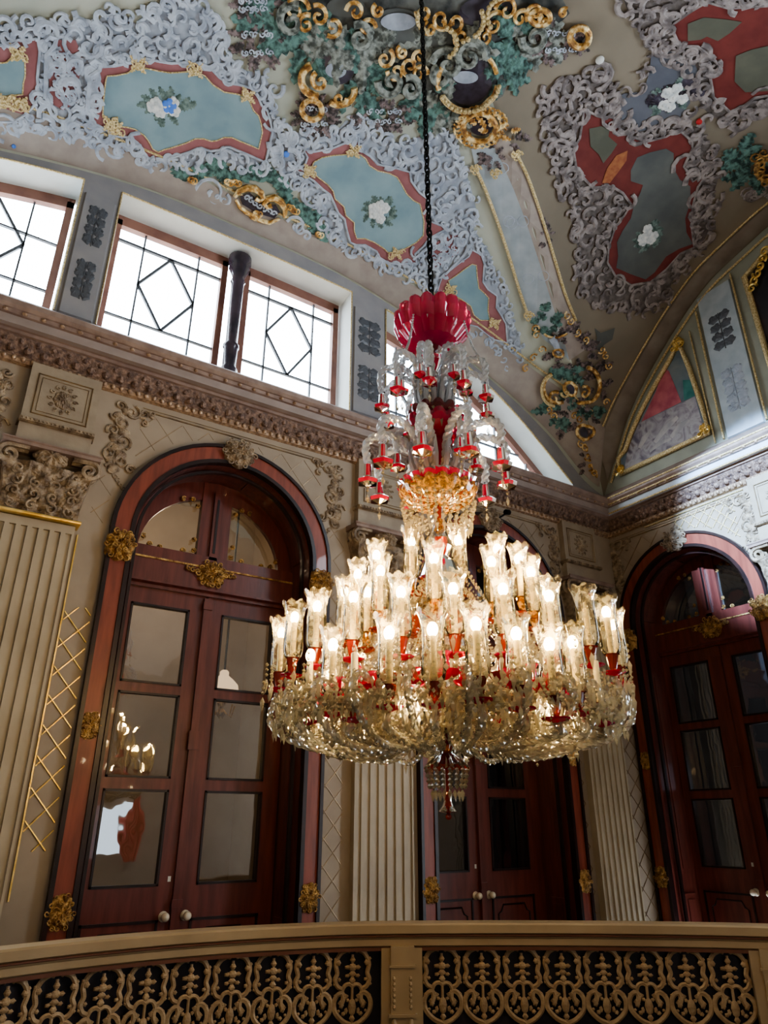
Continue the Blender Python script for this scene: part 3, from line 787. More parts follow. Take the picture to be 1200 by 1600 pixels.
# ---------------- pilasters
def pilaster(T, u0, u1, label, world, seed, dark=False):
    t = thing('pilaster', label, 'pilaster', loc=world, group='fluted pilasters between the doors')
    W = .10; m = MB(); m.frustum(u0-.02, u1+.02, 0, .35, 0, W+.05, .01); m.box(u0+.02, u1-.02, .35, 3.93, 0, W-.02)
    nfl = 7; fw = (u1-u0)/nfl
    for i in range(nfl + 1):
        x = u0 + i*fw
        m.box(max(u0, x-.018), min(u1, x+.018), .35, 3.86, W-.021, W)
    m.box(u0, u1, 3.86, 3.93, W-.021, W); m.build('fluted_shaft', M['shaft'], t, xf=T)
    m = MB(); m.box(u0-.03, u1+.03, 3.935, 3.965, 0, W+.045); m.tube([(u0-.03,3.95,W+.045),(u1+.03,3.95,W+.045)], .016, n=8); m.build('gilt_astragal', M['gilt'], t, xf=T)
    # capital: carved basket
    m = MB(); nx, ny = 34, 30; vs = []
    for j in range(ny+1):
        for i in range(nx+1):
            a = i/nx; b = j/ny; flare = .02 + .06*b*b
            x = u0 - flare + (u1-u0+2*flare)*a; y = 3.965 + .44*b
            h = W + .05*b + .05*abs(noise.noise(Vector((x*16+seed, y*14, seed)))) + .02*sin(a*pi*7)*sin(b*pi*5)
            if i in (0, nx) or j == ny: h = 0
            vs.append((x, y, h))
    m.add(vs, [(j*(nx+1)+i, j*(nx+1)+i+1, (j+1)*(nx+1)+i+1, (j+1)*(nx+1)+i) for j in range(ny) for i in range(nx)])
    for i in range(16):
        wscroll(m, u0 + (u1-u0)*((i % 4)+.5)/4, 4.02 + .1*(i//4), .05, .013, w=W+.045, a0=i*.9, dirn=1 if i % 2 else -1, turns=1.2, n=12)
    cap = m.build('acanthus_capital', M['relief'], t, xf=T)
    m = MB()
    for s_, x in ((-1, u0-.02), (1, u1+.02)):
        m.cut()
        wscroll(m, x, 4.42, .085, .026, w=W+.06, a0=pi/2, dirn=-s_, turns=1.6, tail=.14, n=26)
        wscroll(m, x, 4.42, .085, .026, w=W-.02, a0=pi/2, dirn=-s_, turns=1.6, tail=.14, n=26)
    m.cut(); carved(m, (u0+u1)/2, 4.47, .12, .09, W+.03, .07, seed=seed+2)
    m.build_split('volute', M['relief'], t, xf=T)
    m = MB(); m.frustum(u0-.10, u1+.10, 4.50, 4.56, 0, W+.10, .012); m.tube([(u0-.1,4.55,W+.1),(u1+.1,4.55,W+.1)], .012, n=6)
    m.build('abacus', M['corn'], t, xf=T)
    # entablature block with rosette panel
    m = MB(); m.box(u0, u1, 4.56, 5.36, 0, W-.02); m.build('entablature_block', M['wall2'], t, xf=T)
    m = MB(); m.frustum(u0-.02, u1+.02, 4.76, 4.81, 0, W+.03, .01)
    for i in range(18): m.sphere((u0+(u1-u0)*(i+.5)/18, 4.785, W+.03), .012, n=5, m=4)
    m.build('bead_course', M['relief'], t, xf=T)
    m = MB(); a, b = u0+.07, u1-.07; rect_line(m, a, b, 4.87, 5.26, .009, W-.015); rect_line(m, a+.03, b-.03, 4.90, 5.23, .004, W-.015)
    m.build('panel_moulding', M['line'], t, xf=T)
    m = MB(); um = (u0+u1)/2
    carved(m, um, 5.065, .07, .08, W-.02, .03, seed=1, lobes=8)
    for i in range(12):
        an = 2*pi*i/12; wscroll(m, um + .10*cos(an), 5.065 + .12*sin(an), .024, .007, w=W-.012, a0=an, turns=1, n=8)
    m.build('rosette', M['relief'], t, xf=T)
    return t
pilaster(TL, .20, .78, 'fluted pilaster with glinting gilt lattice strip beside the lit beige-paned door', (.49,YL,0), 1)
pilaster(TL, 3.50, 4.15, 'fluted pilaster between the beige-paned door and the door behind the chandelier', (3.82,YL,0), 2)
pilaster(TL, 6.63, 7.25, 'fluted pilaster between the door behind the chandelier and the room corner', (6.94,YL,0), 3)
pilaster(TR, 2.10, 2.70, 'daylit pilaster with capital beyond the dark-paned corner door', (XR,3.6,0), 4)

# ---------------- doors
def door(idx, T, c, hw, label, world, lit=True):
    d = thing('door_%d' % idx, label, 'door', kind='structure', loc=world)
    ihw = hw - .20
    def ring(m, ro, ri, w0, w1, z0=0.0):
        A = [(c+ro, z0)] + arc(c, ARZ, ro, ro) + [(c-ro, z0)]; B = [(c+ri, z0)] + arc(c, ARZ, ri, ri) + [(c-ri, z0)]
        m.strip(A, B, w0, w1)
    m = MB(); ring(m, hw-.03, ihw+.035, -.01, .05); m.build('casing', M['wood_face'], d, xf=T)
    m = MB(); ring(m, hw, hw-.032, -.01, .07); ring(m, ihw+.037, ihw, -.02, .065); ring(m, ihw-.035, ihw-.06, -.10, -.06); m.build('casing_bead', M['wood_dark'], d, xf=T)
    # jamb lining with panels
    m = MB(); ring(m, ihw+.03, ihw-.002, -.50, -.012); 
    for s_ in (-1, 1):
        x = c + s_*(ihw-.002); x2 = x - s_*.018
        for z0, z1 in ((.15,.95),(1.15,3.45)):
            m.box(min(x,x2), max(x,x2), z0, z1, -.36, -.14)
            m.box(min(x,x2-s_*.008), max(x,x2-s_*.008), z0+.06, z1-.06, -.31, -.19)
    m.build('jamb_panelling', M['wood'], d, xf=T)
    m = MB()
    for th0, th1 in ((.12, 1.32), (pi-1.32, pi-.12)):
        A = arc(c, ARZ, ihw-.004, ihw-.004, 16, th0, th1); B = arc(c, ARZ, ihw-.024, ihw-.024, 16, th0, th1)
        m.strip(A, B, -.36, -.14)
    m.build('arch_panel', M['wood'], d, xf=T)
    # back frame: arched frame ring, transom, mullion
    Wb0, Wb1 = -.50, -.44
    m = MB(); A = arc(c, ARZ, ihw, ihw); B = arc(c, 4.06, .72, .64)
    m.strip(A, B, Wb0, Wb1)
    m.box(c-.155, c+.155, 4.0, ARZ+ihw-.02, Wb0, Wb1+.015); m.box(c-.04, c+.04, 4.05, 4.78, Wb1, Wb1+.05)
    m.build('fanlight_frame', M['wood'], d, xf=T)
    m = MB(); m.box(c-.012, c+.012, 4.12, 4.70, Wb1+.045, Wb1+.055)
    m.build('mullion_groove', M['wood_dark'], d, xf=T)
    m = MB(); m.box(c-ihw, c+ihw, 3.68, 4.08, Wb0, Wb1+.05); m.frustum(c-ihw, c+ihw, 3.70, 3.76, Wb1, Wb1+.10, .02); m.build('transom_bar', M['wood'], d, xf=T)
    m = MB(); m.box(c-ihw, c+ihw, 3.955, 3.972, Wb1+.05, Wb1+.062); m.build('gilt_fillet', M['gilt2'], d, xf=T)
    for s_ in (-1, 1):
        m = MB(); pts = [(c+s_*.15, 4.06)] + [(c + s_*.74*cos(a), 4.06 + .66*sin(a)) for a in [pi/2*.86*i/12 for i in range(13)]]
        if s_ < 0: pts = pts[::-1]
        m.add([(x,y,-.47) for x,y in pts], [tuple(range(len(pts)))]); m.build('fanlight_pane', M['pane'], d, xf=T)
        # gilt corner filigree
        m = MB()
        for (x, y) in ((.19,4.13),(.30,4.105),(.62,4.105),(.68,4.17),(.20,4.24),(.20,4.60),(.26,4.66),(.35,4.64),(.52,4.10)):
            wscroll(m, c+s_*x, y, .028, .008, w=Wb1+.025, a0=x*20, turns=1.1, n=9); carved(m, c+s_*x, y, .022, .02, Wb1+.01, .015, seed=x, seg=10, rings=3, lobes=4)
        m.build('gilt_filigree', M['gilt2'], d, xf=T)
    # leaves
    for s_ in (-1, 1):
        x0, x1 = (c+.012, c+ihw-.01) if s_ > 0 else (c-ihw+.01, c-.012)
        p0, p1 = (c+.16, c+.70) if s_ > 0 else (c-.70, c-.16)
        rows = [(2.82,3.53),(2.04,2.74),(1.22,1.95)]
        m = MB()
        W0, W1 = -.48, -.43
        m.box(x0, p0, 0.02, 3.68, W0, W1); m.box(p1, x1, .02, 3.68, W0, W1)
        zs = [.02, 1.22, 1.95, 2.04, 2.74, 2.82, 3.53, 3.68]
        for a, b in ((.02,1.22),(1.95,2.04),(2.74,2.82),(3.53,3.68)): m.box(p0, p1, a, b, W0, W1)
        if s_ < 0: m.box(c-.035, c+.035, .02, 3.66, W1, W1+.035); m.box(c-.05,c+.05,2.28,2.44,W1+.03,W1+.05); m.box(c-.045,c+.045,1.06,1.12,W1+.03,W1+.05); m.box(c-.045,c+.045,3.55,3.62,W1+.03,W1+.05)
        lf = m.build('door_leaf', M['wood'], d, xf=T)
        m = MB()
        for a, b in rows:
            for (q0,q1,r0,r1) in ((p0,p1,b-.018,b),(p0,p1,a,a+.018),(p0,p0+.018,a,b),(p1-.018,p1,a,b)): m.box(q0,q1,r0,r1,W0,W1+.012)
        # lower panel
        zz0, zz1 = .18, .98
        for (q0,q1,r0,r1) in ((p0-.03,p1+.03,zz1-.02,zz1),(p0-.03,p1+.03,zz0,zz0+.02),(p0-.03,p0-.01,zz0,zz1),(p1+.01,p1+.03,zz0,zz1)): m.box(q0,q1,r0,r1,W1,W1+.012)
        e = .06; q0, q1 = p0+.05, p1-.05
        pp = [(q0,zz0+.07),(q1,zz0+.07),(q1,zz1-.16),(q1-.04,zz1-.14),(q1-.07,zz1-.08),(q0+.07,zz1-.08),(q0+.04,zz1-.14),(q0,zz1-.16)]
        m.tube([(x,y,W1+.004) for x,y in pp], .009, n=5, closed=True, up=(0,0,1))
        m.build('dark_bead', M['wood_dark'], lf, xf=T)
        for a, b in rows:
            m = MB(); m.add([(p0,a,-.455),(p1,a,-.455),(p1,b,-.455),(p0,b,-.455)], [(0,1,2,3)]); m.build('glass_pane', M['pane'], lf, xf=T)
        m = MB(); m.sphere((c+s_*.09, 1.0, W1+.06), .035, n=12, m=8); m.tube([(c+s_*.09,1.0,W1),(c+s_*.09,1.0,W1+.05)], .012, n=8); m.tube([(c+s_*.09,1.0,W1),(c+s_*.09,1.0,W1+.006)], .04, n=14)
        kn = m.build('knob', M['knob'], lf, xf=T, smooth=True)
        if s_ < 0: 
            m = MB(); m.box(c-.085,c-.06,1.25,1.29,W1,W1+.003); tag(m.build('paper_tag', M['soffit'], lf, xf=T), 'small white paper tag')
    # gilt mounts
    sp = hw - .10
    for i, (x, y, a, b, dp, sq) in enumerate([(c, ARZ+hw-.07, .19, .17, .09, 0), (c-sp, 3.86, .14, .16, .08, .4), (c+sp, 3.86, .14, .16, .08, .4),
            (c-sp, 2.38, .085, .12, .03, .3), (c+sp, 2.38, .085, .12, .03, .3), (c-sp, 1.12, .105, .13, .05, .3), (c+sp, 1.12, .105, .13, .05, .3)]):
        g = gilt_mount(x, y, a, b, .045, dp, i+idx*3+.5, square=sq); g.build('gilt_mount', M['relief'] if (i == 0) else M['gilt2'], d, xf=T)
    g = gilt_mount(c, 3.90, .17, .15, -.40, .07, 4.5); 
    for s_ in (-1, 1):
        for i in range(3): wscroll(g, c+s_*(.15+.04*i), 3.90+.01*i, .03, .01, w=-.37, a0=i, turns=1.1, n=10)
    g.build('gilt_mount', M['gilt2'], d, xf=T)
    return d
door(1, TL, 2.13, 1.07, 'tall arched mahogany double door nearest on the left with lit beige panes', (2.13,YL,0))
door(2, TL, 5.38, 1.12, 'arched mahogany double door half hidden behind the big chandelier', (5.38,YL,0))
door(3, TR, 1.03, 1.01, 'dark arched mahogany double door on the right wall by the corner', (XR,YL-1.03,0))

# rooms behind the doors
def room(name, x0, x1, y0, y1, z1, mat, label, back=True):
    m = MB()
    m.add([(x0,y0,0),(x1,y0,0),(x1,y1,0),(x0,y1,0),(x0,y0,z1),(x1,y0,z1),(x1,y1,z1),(x0,y1,z1)], [(0,1,2,3),(4,7,6,5),(1,2,6,5),(2,3,7,6),(3,0,4,7)])
    return tag(m.build(name, mat), label, 'wall', kind='structure')
room('wall_anteroom', -.3, 3.75, 6.62, 9.4, 5.9, M['hall'], 'beige wall of the lit room seen through the left door panes')
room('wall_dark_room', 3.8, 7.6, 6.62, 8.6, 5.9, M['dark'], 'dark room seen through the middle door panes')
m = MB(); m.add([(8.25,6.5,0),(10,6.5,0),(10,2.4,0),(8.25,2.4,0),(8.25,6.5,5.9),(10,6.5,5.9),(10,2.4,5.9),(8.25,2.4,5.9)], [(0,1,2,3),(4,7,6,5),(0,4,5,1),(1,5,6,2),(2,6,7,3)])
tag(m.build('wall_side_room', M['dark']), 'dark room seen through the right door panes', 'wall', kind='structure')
# pendant lamp in the anteroom
r = ray(349, 1070); tt_ = 7.6 / r[1]; lp = Vector((r[0]*tt_, 7.6, CZ + r[2]*tt_))
t = thing('pendant_lamp', 'white glass bell pendant lamp glowing behind the beige door panes', 'lamp', loc=tuple(lp))
m = MB(); m.lathe([(.03,.16),(.05,.14),(.05,.10),(.10,.06),(.16,.0),(.17,-.06),(.15,-.08)], lp, n=20); M['lampg'] = emat('warm_lamp_glass', (1,.72,.45), 1.5); m.build('lamp_shade', M['lampg'], t, smooth=True)
m = MB(); m.tube([lp + Vector((0,0,.16)), Vector((lp.x, lp.y, 5.88))], .012, n=6); m.build('hanging_rod', M['black'], t)
m = MB(); m.lathe([(.03,-.14),(.05,-.2),(.03,-.26),(.06,-.3),(.02,-.36),(0,-.38)], lp, n=12)
for i in range(6):
    a = i*pi/3; m.tube([lp+Vector((.02*cos(a),.02*sin(a),-.28)), lp+Vector((.12*cos(a),.12*sin(a),-.34)), lp+Vector((.15*cos(a),.15*sin(a),-.22))], .009, n=5)
m.build('lower_fitting', M['gilt2'], t)

# back wall window with red curtain (seen reflected in the door glass)
t = thing('window_4', 'bright window with a red curtain reflected in the lower left door pane', 'window', kind='structure', loc=(3.2,-.62,1.2))
M['day'] = emat('daylight_glass', (.75,.88,1.0), 5)
m = MB(); m.box(2.85,3.45,-.635,-.62,1.15,1.95); m.build('glass', M['day'], t)
m = MB(); m.box(3.46,3.70,-.60,-.55,1.05,2.1)
for i in range(4): m.tube([(3.48+i*.06,-.54,1.05),(3.48+i*.06,-.54,2.1)], .025, n=8)
M['curt'] = pmat('red_curtain', (.5,.05,.03), (.6,.08,.05), rough=.8); m.build('curtain', M['curt'], t)

# ---------------- railing
def resample(pts, ds):
    out = [Vector(pts[0])]; acc = 0; L = [0]
    P_ = [Vector(p) for p in pts]
    for a, b in zip(P_, P_[1:]): L.append(L[-1] + (b-a).length)
    tot = L[-1]; n_ = int(tot/ds); res = []
    j = 0
    for i in range(n_+1):
        s_ = tot*i/n_
        while j < len(L)-2 and L[j+1] < s_: j += 1
        f_ = (s_-L[j])/max(1e-9, L[j+1]-L[j]); res.append(P_[j].lerp(P_[j+1], f_))
    return res, tot
RS, RT = resample([(x, y, 0) for x, y in RCS], .05)
def rail_at(s_):
    i = s_/RT*(len(RS)-1); j = min(int(i), len(RS)-2); p = RS[j].lerp(RS[j+1], i-j); tg = (RS[min(j+2,len(RS)-1)]-RS[max(j-1,0)]).normalized(); return p, tg
def s_of_px(px):
    best = None
    for k in range(2000):
        s_ = RT*k/2000; p, _ = rail_at(s_); a = p.x*cos(YAW)+p.y*sin(YAW)
        if a < .5: continue
        sd = p.x*sin(YAW)-p.y*cos(YAW); z = .95-CZ; dd = a*cos(P)+z*sin(P); x = 602+F*sd/dd
        if best is None or abs(x-px) < best[0]: best = (abs(x-px), s_)
    return best[1]
rl = thing('balcony_railing', 'curved cream handrail over gilded scroll ironwork around the gallery opening', 'railing', loc=(1.7,4.76,0))
def sweep(mb, prof, s0, s1, ds=.06):
    k = max(2, int((s1-s0)/ds)); n_ = len(prof); b = len(mb.v)
    for i in range(k+1):
        p, tg = rail_at(s0+(s1-s0)*i/k); nn = Vector((-tg.y, tg.x, 0))     # +n = away from the viewer (outwards)
        for (w, z) in prof: mb.v.append(tuple(p + nn*w + Vector((0,0,z))))
    for i in range(k):
        for j in range(n_):
            j2 = (j+1) % n_; mb.f.append((b+i*n_+j, b+(i+1)*n_+j, b+(i+1)*n_+j2, b+i*n_+j2))
    mb.f.append(tuple(b+j for j in range(n_))); mb.f.append(tuple(b+k*n_+j for j in range(n_))[::-1])
m = MB(); sweep(m, [(.07,1.10),(-.07,1.10),(-.085,1.09),(-.085,1.045),(-.07,1.035),(-.07,1.02),(-.06,1.01),(-.06,.975),(-.045,.965),(.07,.965)], 0.05, RT-.05)
m.build('handrail', M['rail'], rl, smooth=False)
m = MB(); sweep(m, [(-.071,1.037),(-.078,1.034),(-.078,1.027),(-.071,1.022)], .05, RT-.05); M['rl'] = pmat('rail_brown_line', (.16,.06,.03), rough=.5); m.build('handrail_line', M['rl'], rl)
m = MB(); sweep(m, [(-.05,.12),(-.05,0),(.05,0),(.05,.12)], .05, RT-.05); m.build('base_rail', M['rail'], rl)
m = MB(); sweep(m, [(.02,.96),(.02,.12),(.03,.12),(.03,.96)], .05, RT-.05); m.build('dark_backing', M['back'], rl)
m = MB(); sweep(m, [(-.05,.965),(-.05,.945),(.02,.945),(.02,.965)], .05, RT-.05); m.build('handrail_soffit', M['rl'], rl)
# ironwork tile, local x (along), y (up from top = 0 downwards), thickness in z
def iron_tile():
    m = MB()
    H = lambda pts, r_: [m.tube([(s_*x, y, 0) for x, y in catmull(pts, 5)], [q*1.75 for q in r_], n=5, flat=.55, up=(0,0,1)) for s_ in (-1, 1)]
    V_ = lambda pts, r_: m.tube([(x, y, 0) for x, y in pts], r_, n=5, flat=.55, up=(0,0,1))
    # top palmette
    H([(.03,-.005),(.065,-.02),(.088,-.05),(.098,-.085),(.088,-.13),(.10,-.165),(.085,-.2),(.06,-.215)], [.008]*36)
    for s_ in (-1, 1):
        m.sphere((s_*.085,-.075,0), .019, n=6, m=5, sz=.6); m.sphere((s_*.1,-.055,0), .012, n=5, m=4, sz=.6); m.sphere((s_*.078,-.025,0), .011, n=5, m=4, sz=.6)
        m.sphere((s_*.022,-.015,0), .010, n=5, m=4, sz=.6); m.sphere((s_*.05,-.012,0), .009, n=5, m=4, sz=.6)
        m.sphere((s_*.078,-.165,0), .013, n=5, m=4, sz=.6); m.sphere((s_*.104,-.19,0), .010, n=5, m=4, sz=.6)
        m.sphere((s_*.03,-.1,0), .014, n=5, m=4, sz=.6, sx=1.4); m.sphere((s_*.03,-.145,0), .012, n=5, m=4, sz=.6, sx=1.3)
        m.sphere((s_*.045,-.25,0), .012, n=5, m=4, sz=.6, sx=1.3); m.sphere((s_*.025,-.275,0), .012, n=5, m=4, sz=.6)
        m.sphere((s_*.062,-.3,0), .016, n=5, m=4, sz=.6, sy=1.3); m.sphere((s_*.05,-.345,0), .014, n=5, m=4, sz=.6)
        m.sphere((s_*.078,-.33,0), .010, n=5, m=4, sz=.6); m.sphere((s_*.1,-.25,0), .010, n=5, m=4, sz=.6)
        m.sphere((s_*.035,-.33,0), .012, n=5, m=4, sz=.6, sy=1.6)
    m.sphere((0,-.06,0), .018, n=6, m=5, sz=.6); m.sphere((0,-.1,0), .022, n=6, m=5, sz=.5, sx=1.3); m.sphere((0,-.135,0), .016, n=6, m=5, sz=.5, sx=1.5); m.sphere((0,-.17,0), .02, n=6, m=5, sz=.5)
    V_([(0,-.03),(0,-.94)], .0085)
    H([(.0,-.20),(.02,-.19),(.045,-.2),(.058,-.235),(.042,-.26),(.03,-.245)], [.007]*26)
    # lyre
    H([(.0,-.405),(.05,-.385),(.095,-.34),(.106,-.29),(.09,-.25),(.06,-.235),(.05,-.26),(.06,-.29),(.075,-.28)], [.0085]*41)
    m.sphere((0,-.31,0), .024, n=8, m=6, sz=.5, sy=2.0); m.sphere((0,-.37,0), .018, n=6, m=5, sz=.5)
    # lower c-scrolls
    H([(.006,-.41),(.04,-.43),(.085,-.435),(.108,-.47),(.095,-.515),(.06,-.52),(.045,-.49),(.06,-.465),(.078,-.48)], [.009]*41)
    H([(.006,-.56),(.04,-.54),(.09,-.56),(.108,-.61),(.09,-.66),(.055,-.655),(.05,-.62),(.07,-.61)], [.009]*36)
    for s_ in (-1, 1): m.sphere((s_*.062,-.485,0), .014, n=5, m=4, sz=.6); m.sphere((s_*.03,-.53,0), .014, n=5, m=4, sz=.6, sy=1.5)
    H([(.0,-.8),(.05,-.78),(.1,-.74),(.104,-.69),(.08,-.66),(.05,-.68),(.06,-.71)], [.0085]*31)
    m.sphere((0,-.52,0), .018, n=6, m=5, sz=.5, sy=1.8); m.sphere((0,-.72,0), .022, n=6, m=5, sz=.5, sy=1.8)
    return m
tile = iron_tile(); tile_me = None
def put_tile(s_, w):
    global tile_me
    p, tg = rail_at(s_); nn = Vector((-tg.y, tg.x, 0))
    # columns: x-> tangent, y-> up, z -> towards viewer (-n)
    sc = w/.232
    if tile_me is None:
        o_ = tile.build('scroll_panel', M['iron'], rl); tile_me = o_.data
    else:
        o_ = bpy.data.objects.new('scroll_panel', tile_me); COL.objects.link(o_); o_.parent = rl
    loc = p - nn*.012 + Vector((0,0,.955))
    mt = Matrix(((tg.x*sc,0,-nn.x,loc.x),(tg.y*sc,0,-nn.y,loc.y),(0,1,0,loc.z),(0,0,0,1)))
    o_.parent = rl; o_.matrix_parent_inverse = Matrix.Identity(4); o_.matrix_local = Matrix.Translation(-parent_loc(rl)) @ mt
def post(s_, hw_=.13):
    m = MB(); p, tg = rail_at(s_); nn = Vector((-tg.y, tg.x, 0))
    def bx(a, b, w0, w1, z0, z1): 
        vs = [p + tg*x + nn*y + Vector((0,0,z)) for z in (z0,z1) for (x,y) in ((a,w0),(b,w0),(b,w1),(a,w1))]
        m.add(vs, [(3,2,1,0),(4,5,6,7),(0,1,5,4),(1,2,6,5),(2,3,7,6),(3,0,4,7)])
    bx(-hw_, hw_, -.06, .06, 0, .962); bx(-hw_*.55, hw_*.6, -.085, -.055, 0, .975)
    bx(-hw_*.62, hw_*.66, -.095, -.055, .86, .872); bx(-hw_*.66, hw_*.7, -.10, -.055, .60, .615)
    o_ = m.build('post', M['rail'], rl)
    m = MB()
    for sx_ in (-.4, .4):
        m.cut()
        for i in range(6):
            q = p + tg*(hw_*sx_) - nn*.088 + Vector((0,0,.56-.09*i)); m.sphere(q, .022, n=6, m=5, sz=1.7, sx=.8, sy=.8)
            q = p + tg*(hw_*sx_) - nn*.085 + Vector((0,0,.80-.03*i)); m.sphere(q, .012, n=5, m=4, sz=1.2)
    m.build_split('post_carving', M['rail'], o_)
sA = s_of_px(626); sB = s_of_px(1188); sC = s_of_px(582); sD = s_of_px(658); sE = s_of_px(1168)
post(sA, .13); post(sB+.05, .13)
wt = .252
s_ = sC - wt/2
while s_ > .3: put_tile(s_, wt); s_ -= wt
nt_ = max(1, round((sE-sD)/wt)); 
for i in range(nt_): put_tile(sD + (sE-sD)*(i+.5)/nt_, (sE-sD)/nt_)
s_ = sB + .18 + wt/2
while s_ < RT-.3: put_tile(s_, wt); s_ += wt

# ---------------- ceiling decoration
def inpoly(x, y, pl):
    c = False; j = len(pl)-1
    for i in range(len(pl)):
        if (pl[i][1] > y) != (pl[j][1] > y) and x < (pl[j][0]-pl[i][0])*(y-pl[i][1])/(pl[j][1]-pl[i][1])+pl[i][0]: c = not c
        j = i
    return c
def dens(pl, d=8):
    out = []
    for i in range(len(pl)):
        a = pl[i]; b = pl[(i+1) % len(pl)]; k = max(1, int(hypot(b[0]-a[0], b[1]-a[1])/d))
        for q in range(k): out.append((a[0]+(b[0]-a[0])*q/k, a[1]+(b[1]-a[1])*q/k))
    return out
def area(pl): return sum(pl[i-1][0]*pl[i][1]-pl[i][0]*pl[i-1][1] for i in range(len(pl)))/2
def cpoly(mb, pl, off, g=14):
    if area(pl) < 0: pl = pl[::-1]
    pl = dens(pl, 7); vs = [Vector(p) for p in pl]; n_ = len(vs)
    xs = [p[0] for p in pl]; ys = [p[1] for p in pl]
    x = min(xs)+g/2
    while x < max(xs):
        y = min(ys)+g/2
        while y < max(ys):
            if inpoly(x, y, pl) and min((x-p[0])**2+(y-p[1])**2 for p in pl) > 16: vs.append(Vector((x, y)))
            y += g
        x += g
    r_ = delaunay_2d_cdt(vs, [(i, (i+1) % n_) for i in range(n_)], [list(range(n_))], 1, 1e-4)
    mb.add([CP(v.x, v.y, off) for v in r_[0]], [tuple(f) for f in r_[2]])
def opx(pl, d):
    if area(pl) < 0: pl = pl[::-1]
    return offpoly(pl, d)
def cline(mb, pts, r_, off=.012, closed=False, n=5, flat=.7):
    P3 = [CP(x, y, off) for x, y in pts]; ups = []
    for (x, y), p in zip(pts, P3):
        q = CP(x, y, off + .05); ups.append(q - p)
    mb.tube(P3, r_, n=n, closed=closed, flat=flat, up=ups)
def cscroll(mb, px, py, r, th, off=.02, **k):
    """scroll on the vault laid out in the tangent plane: px,py centre (photo frame), r & th in metres"""
    if r >= .07: mb.cut()
    x, y = hitc(px, py); c = cs(x, y, off); nrm = (cs(x, y, off+.05)-c).normalized()
    right = Vector((sin(YAW), -cos(YAW), 0)); e1 = (right - nrm*right.dot(nrm)).normalized(); e2 = e1.cross(nrm)
    if e2.z < 0: e2 = -e2
    pts = [c + e1*a + e2*b for a, b in spiral(0, 0, r, **k)]
    mb.tube(pts, taper(len(pts), th, th*.55), n=5, flat=.45 if r < .2 and off < .05 else .75, up=nrm)
def frame_at(px, py, off):
    x, y = hitc(px, py); c = cs(x, y, off); nrm = (cs(x, y, off+.05)-c).normalized()
    right = Vector((sin(YAW), -cos(YAW), 0)); e1 = (right - nrm*right.dot(nrm)).normalized(); e2 = e1.cross(nrm)
    if e2.z < 0: e2 = -e2
    return c, e1, e2, nrm
def cleaf(mb, px, py, L_, W_, ang, off=.012, lobes=5, curl=.3):
    """acanthus leaf: serrated blade lying on the vault"""
    c, e1, e2, nrm = frame_at(px, py, off); k = 8
    Lp, Rp, Cp = [], [], []
    for i in range(k+1):
        t_ = i/k; a = ang + curl*t_; 
        bx_, by_ = L_*t_*cos(ang+curl*t_*.5), L_*t_*sin(ang+curl*t_*.5)
        w_ = W_*sin(pi*min(1, .12+t_*.88))**.7*(1 + .35*(1 if i % 2 else -1)) if i < k else .001
        px_, py_ = -sin(a), cos(a)
        Cp.append(c + e1*bx_ + e2*by_ + nrm*W_*.25*sin(pi*t_)); Lp.append(c + e1*(bx_+px_*w_) + e2*(by_+py_*w_)); Rp.append(c + e1*(bx_-px_*w_) + e2*(by_-py_*w_))
    b = len(mb.v); mb.v += [tuple(p) for p in Lp+Cp+Rp]
    for i in range(k): mb.f += [(b+i, b+i+1, b+k+1+i+1, b+k+1+i), (b+k+1+i, b+k+1+i+1, b+2*(k+1)+i+1, b+2*(k+1)+i)]
def border_scrolls(mb, path, rnd, size=.14, th=.016, step=13, jit=5, off=.024, closed=True):
    pl = dens(path, step) if closed else path
    for i, (x, y) in enumerate(pl):
        s_ = 1 if i % 2 else -1
        cscroll(mb, x+rnd.uniform(-jit,jit), y+rnd.uniform(-jit,jit), size*rnd.uniform(.35,.8), th*rnd.uniform(.7,1.2), off=off, a0=rnd.uniform(0,6.28), dirn=s_, turns=rnd.uniform(.5,1.05), n=11)
def bouquet(par, px, py, w, h, seed, blue=False, ang=0.0):
    rnd = random.Random(seed); m = MB()
    for i in range(22):
        a = rnd.uniform(0, 6.28); q = rnd.uniform(.3, .9); dx, dy = w*q*cos(a), h*q*sin(a)
        cleaf(m, px + dx*cos(ang)-dy*sin(ang), py + dx*sin(ang)+dy*cos(ang), .11, .028, -a, off=.02, curl=.4)
    m.build('bouquet_leaves', M['leafg'], par)
    m = MB()
    for i in range(6):
        a = i*1.05+rnd.uniform(-.3,.3); q = .5 if i else 0; dx, dy = w*q*cos(a), h*q*sin(a)
        c, e1, e2, nrm = frame_at(px + dx*cos(ang)-dy*sin(ang), py + dx*sin(ang)+dy*cos(ang), .028)
        for k in range(5):
            b_ = k*2*pi/5; m.sphere(c + e1*.032*cos(b_) + e2*.032*sin(b_), .034, n=7, m=5, M=Matrix((e1,e2,nrm*.35)).transposed())
        m.sphere(c + nrm*.008, .022, n=7, m=5, M=Matrix((e1,e2,nrm*.5)).transposed())
    m.build('bouquet_blossoms', M['petal'], par)
    if blue:
        m = MB(); c, e1, e2, nrm = frame_at(px+w*.15, py-h*.1, .035)
        for k in range(5): b_ = k*2*pi/5; m.sphere(c + e1*.04*cos(b_) + e2*.04*sin(b_), .036, n=7, m=5, M=Matrix((e1,e2,nrm*.35)).transposed())
        m.build('blue_blossom', M['petalb'], par)
